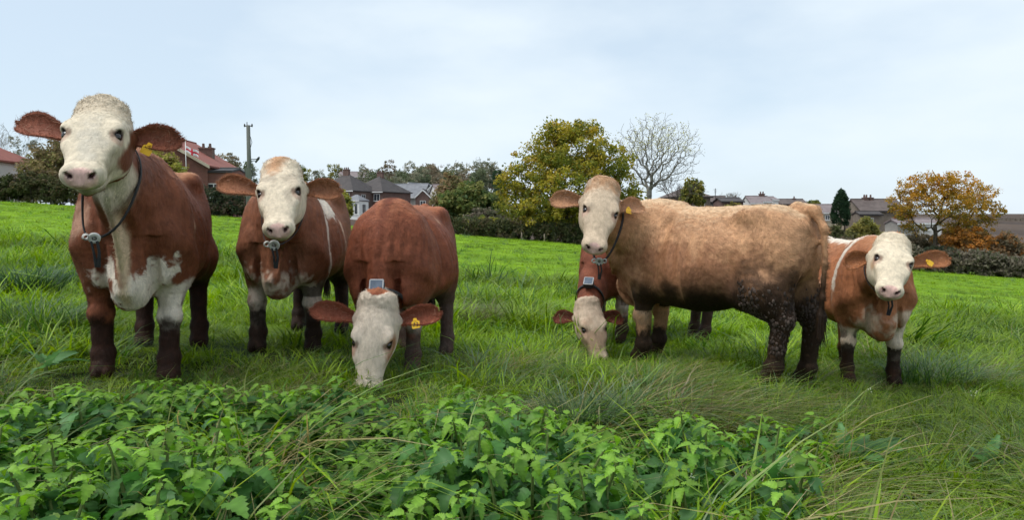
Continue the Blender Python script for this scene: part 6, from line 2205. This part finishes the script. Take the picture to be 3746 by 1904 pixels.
def grass_set(name, label, n, d0, d1, power, chooser, keep=None, scale=(0.8, 1.3), grow=0.0, tilt=0.15):
    x, y = sample_ground(n, d0, d1, power)
    z = ground_z(x, y)
    px, py = proj(x, y, z + 0.2)
    ok = np.ones(n, bool) if keep is None else keep(x, y, px, py)
    x, y, z, px, py = x[ok], y[ok], z[ok], px[ok], py[ok]
    m = len(x)
    kind = chooser(x, y, px, py, m)
    rot = np.stack([rg.normal(0, tilt, m), rg.normal(0, tilt, m), rg.uniform(0, 6.283, m)], 1)
    flop = np.isin(kind, (5, 6))
    rot[flop, 2] = rg.normal(0.2, 0.5, flop.sum())
    scl = rg.uniform(*scale, m) * (1 + grow * np.clip(y - d0, 0, None))
    if name == 'pasture_grass':
        tufty = fbm(np.stack([x, y, x * 0], 1), 1.5, 2, 72)
        scl = scl * np.clip(-0.15 + 2.2 * tufty, 0.45, 1.7)
    if name == 'rough_grass':
        tufty = fbm(np.stack([x, y, x * 0], 1), 2.4, 2, 71)
        scl = scl * (0.70 + 0.55 * smooth(1385, 1450, py) + 0.05 * smooth(2450, 2700, px) * smooth(1450, 1600, py)) * np.clip(0.2 + 1.6 * tufty, 0.55, 1.6)
        mz = (np.abs(px - 1330) < 130) & (py > 1330) & (y < 3.75)
        scl = np.where(mz, scl * 0.45, scl)
    if FEET:
        ft = np.array(FEET)
        near_ = np.ones(m)
        for (fx_, fy_, rr_) in ft:
            near_ = np.minimum(near_, 0.42 + 0.58 * smooth(rr_ * 0.5, rr_ * 1.4, np.hypot(x - fx_, (y - fy_ + 0.12) * 0.8)))
        scl = scl * near_
    q = np.stack([x, y, z * 0], 1)
    tint = np.clip(0.5 + 2.2 * (fbm(q, 0.55, 3, 31) - 0.5) + rg.normal(0, 0.12, m), 0, 1)
    return scatter_obj(name, label, np.stack([x, y, z], 1), rot, scl, kind, tint, 'grass')


def pick(w, m):
    w = np.asarray(w, float)
    return rg.choice(len(w), m, p=w / w.sum())


def near_choice(x, y, px, py, m):
    #             0  1  2     3     4     5     6     7     8     9     herbs
    out = pick([0, 0, 0.12, 0.22, 0.26, 0.14, 0.08, 0.04, 0.04, 0.07, 0.02, 0.03], m)
    q = np.stack([x, y, x * 0], 1)
    dry = fbm(q, 1.5, 2, 44)
    sel = (dry > 0.57) & (rg.uniform(0, 1, m) < 0.6)
    out[sel] = pick([0, 0, 0, 0, 0.25, 0.35, 0.40, 0, 0, 0, 0, 0], sel.sum())
    rt = (px > 2450) & (py > 1480)                       # right foreground: coarse bright grass, herbs and straw
    out[rt] = pick([0, 0.02, 0.20, 0.02, 0.04, 0.05, 0.03, 0.01, 0.30, 0.20, 0.11, 0.02], rt.sum())
    hb = rt & (fbm(q, 2.2, 2, 61) > 0.56)
    out[hb] = pick([0, 0, 0.1, 0, 0, 0.08, 0.04, 0, 0.2, 0.13, 0.35, 0.1], hb.sum())
    rt2 = (px > 2950) & (py > 1330) & (py < 1600)
    out[rt2] = pick([0.0, 0.2, 0.38, 0.05, 0.06, 0.05, 0.02, 0.02, 0.15, 0.07, 0, 0], rt2.sum())
    md = (px > 1900) & (px < 2650) & (py > 1270) & (py < 1480)
    out[md] = pick([0, 0, 0.04, 0.10, 0.16, 0.30, 0.20, 0.16, 0.0, 0.04, 0, 0], md.sum())
    return out


def not_nettle(x, y, px, py):
    ins = inside(px, py, NETTLE_POLY)
    return ~ins | (rg.uniform(0, 1, len(x)) < 0.20)


# rough grass among the cows' feet and in front of them
grass_set('rough_grass', 'long rough dark green grass around the cows\' feet', 10500, 1.35, 7.2, 0.15, near_choice,
          lambda x, y, px, py: not_nettle(x, y, px, py) & (py > 1205 + 0.018 * np.abs(px - 1800) + 60 * (fbm(np.stack([x, y, x * 0], 1), 0.8, 2, 3) - 0.5)), (0.5, 0.95))
grass_set('pasture_grass', 'short bright green pasture grass of the middle field', 11000, 3.2, 14.0, 0.1,
          lambda x, y, px, py, m: pick([0.36, 0.34, 0.14, 0.04, 0.02, 0, 0, 0.01, 0.09], m), lambda x, y, px, py: (py < 1330) & not_nettle(x, y, px, py), (0.8, 1.35), 0.05)
grass_set('far_pasture_grass', 'bright green grass of the far field slope', 12000, 13.0, 51.0, 0.0,
          lambda x, y, px, py, m: pick([0.66, 0.22, 0.01, 0.035, 0, 0, 0, 0.015, 0.06], m), None, (0.55, 1.15), 0.012)


# ---- nettles
def nettle_leaf(name, L_, W_, col, seed, droop, n=12):
    """A toothed, heart based, pointed leaf, folded along its midrib and drooping; it runs along +x."""
    r = np.random.default_rng(seed)
    pet = 0.22 * L_
    V, F_ = [(0, 0.0012, 0), (0, -0.0012, 0)], []
    tw = r.normal(0, 0.25)
    for i in range(n + 1):
        t = i / n
        w = W_ * 1.25 * min(1.0, ((t + 0.03) / 0.16) ** 0.6) * max(1 - t, 0) ** 0.72
        z = 0.14 * L_ * t - droop * L_ * t * t
        x = pet + L_ * (t - 0.22 * droop * t ** 3)
        tooth = 1.0 + (0.22 if i % 2 else -0.10)
        ex = 0.045 * L_ if i % 2 else -0.02 * L_
        for_ = [(x, 0, z)]
        for sg_ in (1, -1):
            for_.append((x + ex, sg_ * w * tooth, z + 0.30 * w + sg_ * tw * w * t + r.normal(0, 0.014) * L_))
        V += for_
    F_.append((0, 1, 2))
    for i in range(n):
        a = 2 + 3 * i
        F_ += [(a, a + 3, a + 4, a + 1), (a, a + 2, a + 5, a + 3)]
    V = np.array(V, float)
    tris = np.array([f for f in F_ if len(f) == 3])
    quads = np.array([f for f in F_ if len(f) == 4])
    c = np.tile(np.array(col, float), (len(V), 1)) * r.uniform(0.85, 1.15, (len(V), 1))
    c[2::3] *= 1.22
    return mesh_np(name, V, [quads, tris], c, True, [M['nettle']])


NL = [nettle_leaf('nettle_leaf', 0.066 * s, 0.0215 * s * wv, col, 900 + i, dr) for i, (s, wv, col, dr) in enumerate((
    (1.00, 1.00, (0.062, 0.145, 0.026), 0.55), (1.15, 0.90, (0.050, 0.128, 0.030), 0.80), (0.90, 1.08, (0.080, 0.172, 0.026), 0.40), (1.05, 1.05, (0.060, 0.135, 0.045), 0.95),
    (0.78, 0.88, (0.095, 0.195, 0.026), 0.55), (0.62, 0.85, (0.125, 0.230, 0.026), 0.45), (0.85, 0.95, (0.20, 0.19, 0.045), 0.9)))]
M['stem'] = surf_mat('nettle_stem', (0.09, 0.14, 0.035), (0.16, 0.20, 0.06), 20, 0.7)


def nettle_plan(seed):
    """List of (leaf mesh index, height, azimuth, pitch, scale) on a stem of unit height."""
    r = np.random.default_rng(seed)
    lv = []
    a = r.uniform(0, 6.28)
    hs_ = np.linspace(0.30, 0.93, 5)
    for i, h_ in enumerate(hs_):
        for s in (0, 1):
            lv.append(((6 if r.uniform() < 0.06 else int(r.integers(0, 4))) if i < 4 else 4, h_ + r.normal(0, 0.012), a + s * math.pi + r.normal(0, 0.18), r.normal(0.22 if i > 2 else 0.42, 0.22), r.uniform(0.85, 1.2) * (1.05 - 0.07 * abs(i - 2))))
        a += math.pi / 2 + r.normal(0, 0.2)
    for k in range(4):
        lv.append((5, 0.985 + 0.008 * k, a + k * 1.6 + r.normal(0, 0.2), r.normal(0.05, 0.2), r.uniform(0.8, 1.15)))
    return lv


def stem_mesh(seed):
    r = np.random.default_rng(seed)
    mb = MB()
    pts = [(0, 0, -0.03)] + [(r.normal(0, 0.008), r.normal(0, 0.008), z) for z in (0.33, 0.66)] + [(0, 0, 1.0)]
    mb.tube(pts, [0.006, 0.006, 0.005, 0.003], 5, cap=False)
    return mb.mesh('nettle_stem', M['stem'], True)


PLANS = [(nettle_plan(700 + i), stem_mesh(720 + i)) for i in range(8)]


def place_nettle(x, y, h_, rz, lean, plan, size, label):
    lv, st = plan
    root = bpy.data.objects.new('nettle_plant', None)
    COL.objects.link(root)
    root.empty_display_size = 0.05
    root.location = (x, y, gz(x, y))
    root.rotation_euler = (lean[0], lean[1], rz)
    tag(root, label, 'nettle', 'stinging nettles across the foreground')
    so = bpy.data.objects.new('stem', st)
    COL.objects.link(so)
    so.parent = root
    so.scale = (1, 1, h_)
    for (mi, hh, az, pt, s) in lv:
        lo = bpy.data.objects.new('leaf', NL[mi])
        COL.objects.link(lo)
        lo.parent = root
        lo.location = (0, 0, hh * h_)
        lo.rotation_euler = (random.gauss(0, 0.15), pt, az)
        lo.scale = (s * size,) * 3


random.seed(5)
rn = np.random.default_rng(303)
cand = []
sp_ = 0.092
for iy in range(0, 30):
    for ix in range(-38, 24):
        x, y = ix * sp_ + rn.normal(0, 0.022), 1.40 + iy * sp_ * 0.86 + rn.normal(0, 0.022)
        h_ = 0.268 * rn.uniform(0.72, 1.2) * np.clip(0.10 + 1.75 * fbm(np.array([[x, y, 0]]), 2.1, 2, 17)[0], 0.45, 1.35)
        px, py = proj(x, y, gz(x, y) + h_)
        edge_ = inside(np.array([px]), np.array([py]), NETTLE_POLY)[0] or (px > 2300 and px < 3050 and py > 1520 and py < 1900 and rn.uniform() < 0.16)
        if px > 2350 and rn.uniform() < 0.35: edge_ = False
        if edge_ and -120 < px < 3800 and py < 2060:
            cand.append((x, y, h_, px, py))
NETTLE_N = len(cand)
cand.sort(key=lambda c: c[1])


def nettle_label(px, py, h_, size):
    look = ('tall' if h_ > 0.27 else ('low' if h_ < 0.22 else 'middling')) + (' broad leaved' if size > 1.15 else (' small leaved' if size < 0.92 else ''))
    row = 'front row' if py > 1800 else ('second row' if py > 1700 else ('middle row' if py > 1610 else ('rear row' if py > 1520 else 'back edge')))
    marks = ['left picture edge', 'leftmost cow\'s left leg', 'leftmost cow\'s right leg', 'gap beside the leftmost cow', 'second cow', 'grazing cow\'s left ear', 'grazing cow\'s muzzle', 'gap right of the grazing cow', 'half hidden cow', 'tan cow\'s front leg', 'tan cow\'s belly']
    k = int(np.searchsorted([150, 450, 640, 860, 1150, 1290, 1440, 1900, 2250, 2480], px))
    return look + ' stinging nettle, ' + row + ', below the ' + marks[k]


chosen, rest = cand[:298], cand[298:]
for i, (x, y, h_, px, py) in enumerate(chosen):
    size_ = rn.uniform(0.75, 1.35)
    place_nettle(x, y, h_, rn.uniform(0, 6.28), (rn.normal(0, 0.22), rn.normal(0, 0.22)), PLANS[i % 8], size_, nettle_label(px, py, h_, size_))


def joined_leaves(name, label, items, category):
    """items: list of (x, y, z, mesh index, az, pitch, scale)."""
    data = []
    for me in NL:
        v = np.empty(len(me.vertices) * 3, np.float32)
        me.vertices.foreach_get('co', v)
        c = np.empty(len(me.vertices) * 4, np.float32)
        me.attributes['col'].data.foreach_get('color', c)
        fq = [np.array(p.vertices) for p in me.polygons]
        data.append((v.reshape(-1, 3), np.array([f for f in fq if len(f) == 4]), np.array([f for f in fq if len(f) == 3]), c.reshape(-1, 4)[:, :3]))
    V, Q, T_, C = [], [], [], []
    off = 0
    for (x, y, z, mi, az, pt, s) in items:
        v, q, t, c = data[mi]
        m = np.array(Euler((random.gauss(0, 0.2), pt, az)).to_matrix()) * s
        V.append(v @ m.T + np.array([x, y, z]))
        Q.append(q + off); T_.append(t + off)
        C.append(c * random.uniform(0.7, 1.15))
        off += len(v)
    o = link(name, mesh_np(name, np.concatenate(V), [np.concatenate(Q), np.concatenate(T_)], np.concatenate(C), True, [M['nettle']]))
    tag(o, label, category, kind='stuff')
    return o


items = []
for i, (x, y, h_, px, py) in enumerate(rest):
    z0 = gz(x, y)
    for (mi, hh, az, pt, s) in PLANS[i % 8][0]:
        items.append((x + rn.normal(0, 0.01), y + rn.normal(0, 0.01), z0 + hh * h_, mi, az + i, pt, s * 1.1))
for (x, y, h_, px, py) in cand:
    z0 = gz(x, y)
    for k in range(9):
        xx, yy = x + rn.uniform(-0.06, 0.06), y + rn.uniform(-0.06, 0.06)
        items.append((xx, yy, z0 + h_ * rn.uniform(0.25, 0.86), int(rn.integers(0, 4)), rn.uniform(0, 6.28), rn.normal(0.25, 0.3), rn.uniform(0.9, 1.35)))
joined_leaves('nettle_bed', 'dense lower leaves of the nettle patch', items, 'nettles')


# ---- tussocks one can point at
def tussock(label, px, py, d, n, spread, h, cols, seed, w=(0.0014, 0.0030), lean=0.6, droop=1.0, side=(0, 0), name='grass_tussock'):
    r = np.random.default_rng(seed)
    x = (px - CX) / F_PX * d
    v, f, c = blades(n, spread, h * 0.5, h, w[0], w[1], lean, droop, cols, r, 6, side=side)
    root = link(name, mesh_np(name, v, f, c, False, [M['tuft']]))
    root.location = (x, d, gz(x, d))
    tag(root, label, 'grass tussock')


tussock('straw coloured dry tussock flopping right at the edge of the nettles', 2740, 1750, 2.30, 200, 0.10, 0.30, STRAW, 401, w=(0.0020, 0.0036), lean=0.35, droop=1.3, side=(0.6, -0.15))
tussock('second dry brown tussock leaning over the right foreground grass', 2960, 1700, 2.60, 130, 0.12, 0.26, STRAW + MIXED + GREENS, 402, w=(0.0020, 0.0036), lean=0.4, droop=1.2, side=(0.9, -0.2))
tussock('blue green upright tussock between the nettles and the tan cow', 2120, 1480, 3.15, 240, 0.12, 0.40, BLUEG, 403, w=(0.0026, 0.0046), lean=0.35, droop=0.9, side=(0.2, -0.25))
tussock('pale long grass tussock in front of the tan cow\'s front leg', 2330, 1420, 3.5, 330, 0.24, 0.42, STRAW + BLUEG + MIXED, 404, w=(0.0024, 0.0042), lean=0.5, droop=1.2, side=(0.5, -0.35))
tussock('pale flopped tussock below the tan cow\'s belly', 2560, 1430, 3.4, 300, 0.22, 0.38, STRAW + MIXED, 405, w=(0.0024, 0.0042), lean=0.5, droop=1.2, side=(0.6, -0.3))
tussock('dark blue green tussock at the left edge beside the leftmost cow', 70, 1080, 6.0, 520, 0.30, 0.42, [(0.030, 0.075, 0.026), (0.045, 0.10, 0.035), (0.06, 0.12, 0.045)], 406, w=(0.003, 0.006), lean=0.6, droop=1.0)
tussock('dark tussock behind the left edge tussock', 205, 990, 7.4, 360, 0.28, 0.32, [(0.035, 0.085, 0.024), (0.055, 0.12, 0.03)], 407, w=(0.003, 0.006), lean=0.7, droop=1.0)
tussock('dark tussock left of the leftmost cow\'s leg', 130, 1230, 4.7, 380, 0.24, 0.36, DEEP + BLUEG, 408, w=(0.002, 0.004))
tussock('olive seed headed tussock right of the grazing cow', 1725, 1190, 6.6, 420, 0.24, 0.36, [(0.10, 0.13, 0.04), (0.14, 0.15, 0.05), (0.18, 0.17, 0.07)], 409, w=(0.002, 0.004))
tussock('dark tussock to the right of the rightmost cow', 3420, 1330, 5.3, 460, 0.30, 0.34, DEEP + BLUEG, 410, w=(0.002, 0.004), side=(0.4, 0))
tussock('bright green tussock in the right foreground', 3080, 1850, 2.05, 420, 0.16, 0.30, GREENS, 411, w=(0.0026, 0.0046), lean=0.6, droop=1.0, side=(0.5, 0))
tussock('bright green tussock at the bottom of the frame right of the nettles', 2560, 1890, 1.85, 360, 0.14, 0.26, GREENS, 412, w=(0.0026, 0.0046), lean=0.6, droop=1.0, side=(0.4, -0.2))


# ---- broad leaved docks and flowering stalks in the right foreground
DOCK = nettle_leaf('dock_leaf', 0.15, 0.030, (0.070, 0.150, 0.050), 990, 0.35, 10)


def dock(label, px, d, n, seed, size=1.0):
    r = np.random.default_rng(seed)
    x = (px - CX) / F_PX * d
    root = empty('dock_plant', (x, d, gz(x, d)))
    tag(root, label, 'dock', 'docks in the rough grass')
    MB().tube([(0, 0, -0.03), (0, 0, 0.05 * size), (0.004, 0, 0.09 * size)], [0.012, 0.010, 0.006], 6).build('crown', M['stem'], root, True)
    for k in range(n):
        o = link('leaf', DOCK, root)
        o.location = (0, 0, 0.05 * size)
        o.rotation_euler = (r.normal(0, 0.3), -0.55 + r.normal(0, 0.25), k * 2.4 + r.normal(0, 0.3))
        o.scale = (size * r.uniform(0.8, 1.25),) * 3


dock('blue green dock in the grass right of the dry tussocks', 3140, 2.95, 8, 1, 1.15)
dock('dock among the bottom grass right of the nettles', 2640, 1.95, 7, 2, 0.8)
dock('small dock near the right edge of the picture', 3640, 3.1, 6, 3, 0.8)
dock('dock beside the back edge of the nettles below the tan cow', 2420, 3.05, 7, 4, 0.9)
dock('dock at the left of the nettle patch by the leftmost cow', 150, 3.5, 7, 5, 1.0)


def stalk(label, px, d, h, seed):
    r = np.random.default_rng(seed)
    x = (px - CX) / F_PX * d
    root = empty('flower_stalk', (x, d, gz(x, d)))
    tag(root, label, 'wildflower', 'pale flowering stalks in the right foreground')
    ln = r.normal(0, 0.06, 2)
    tip = np.array([ln[0], ln[1], h])
    MB().tube([(0, 0, -0.02), tip * 0.5 + np.array([0.01, 0, 0]), tip], [0.0022, 0.0018, 0.0012], 5, cap=False).build('stem', M['stem'], root, True)
    vv, ff = uv_ball(6, 4)
    for k in range(5):
        c = tip + np.array([r.normal(0, 0.010), r.normal(0, 0.010), r.uniform(-0.02, 0.008)])
        link('flower_head', mesh_np('flower_head', vv * r.uniform(0.0018, 0.0030) + c, ff, None, True, [M['flower']]), root)


M['flower'] = surf_mat('pale_flower', (0.55, 0.57, 0.42), (0.7, 0.72, 0.58), 30, 0.7)
for k, (px, d_, h_, lb_) in enumerate(((3230, 3.3, 0.32, 'pale flowering stalk above the dock in the right foreground'), (3575, 3.5, 0.30, 'pale flowering stalk near the right edge'), (2590, 2.2, 0.26, 'pale flowering stalk at the right end of the nettles'))):
    stalk(lb_, px, d_, h_, 60 + k)
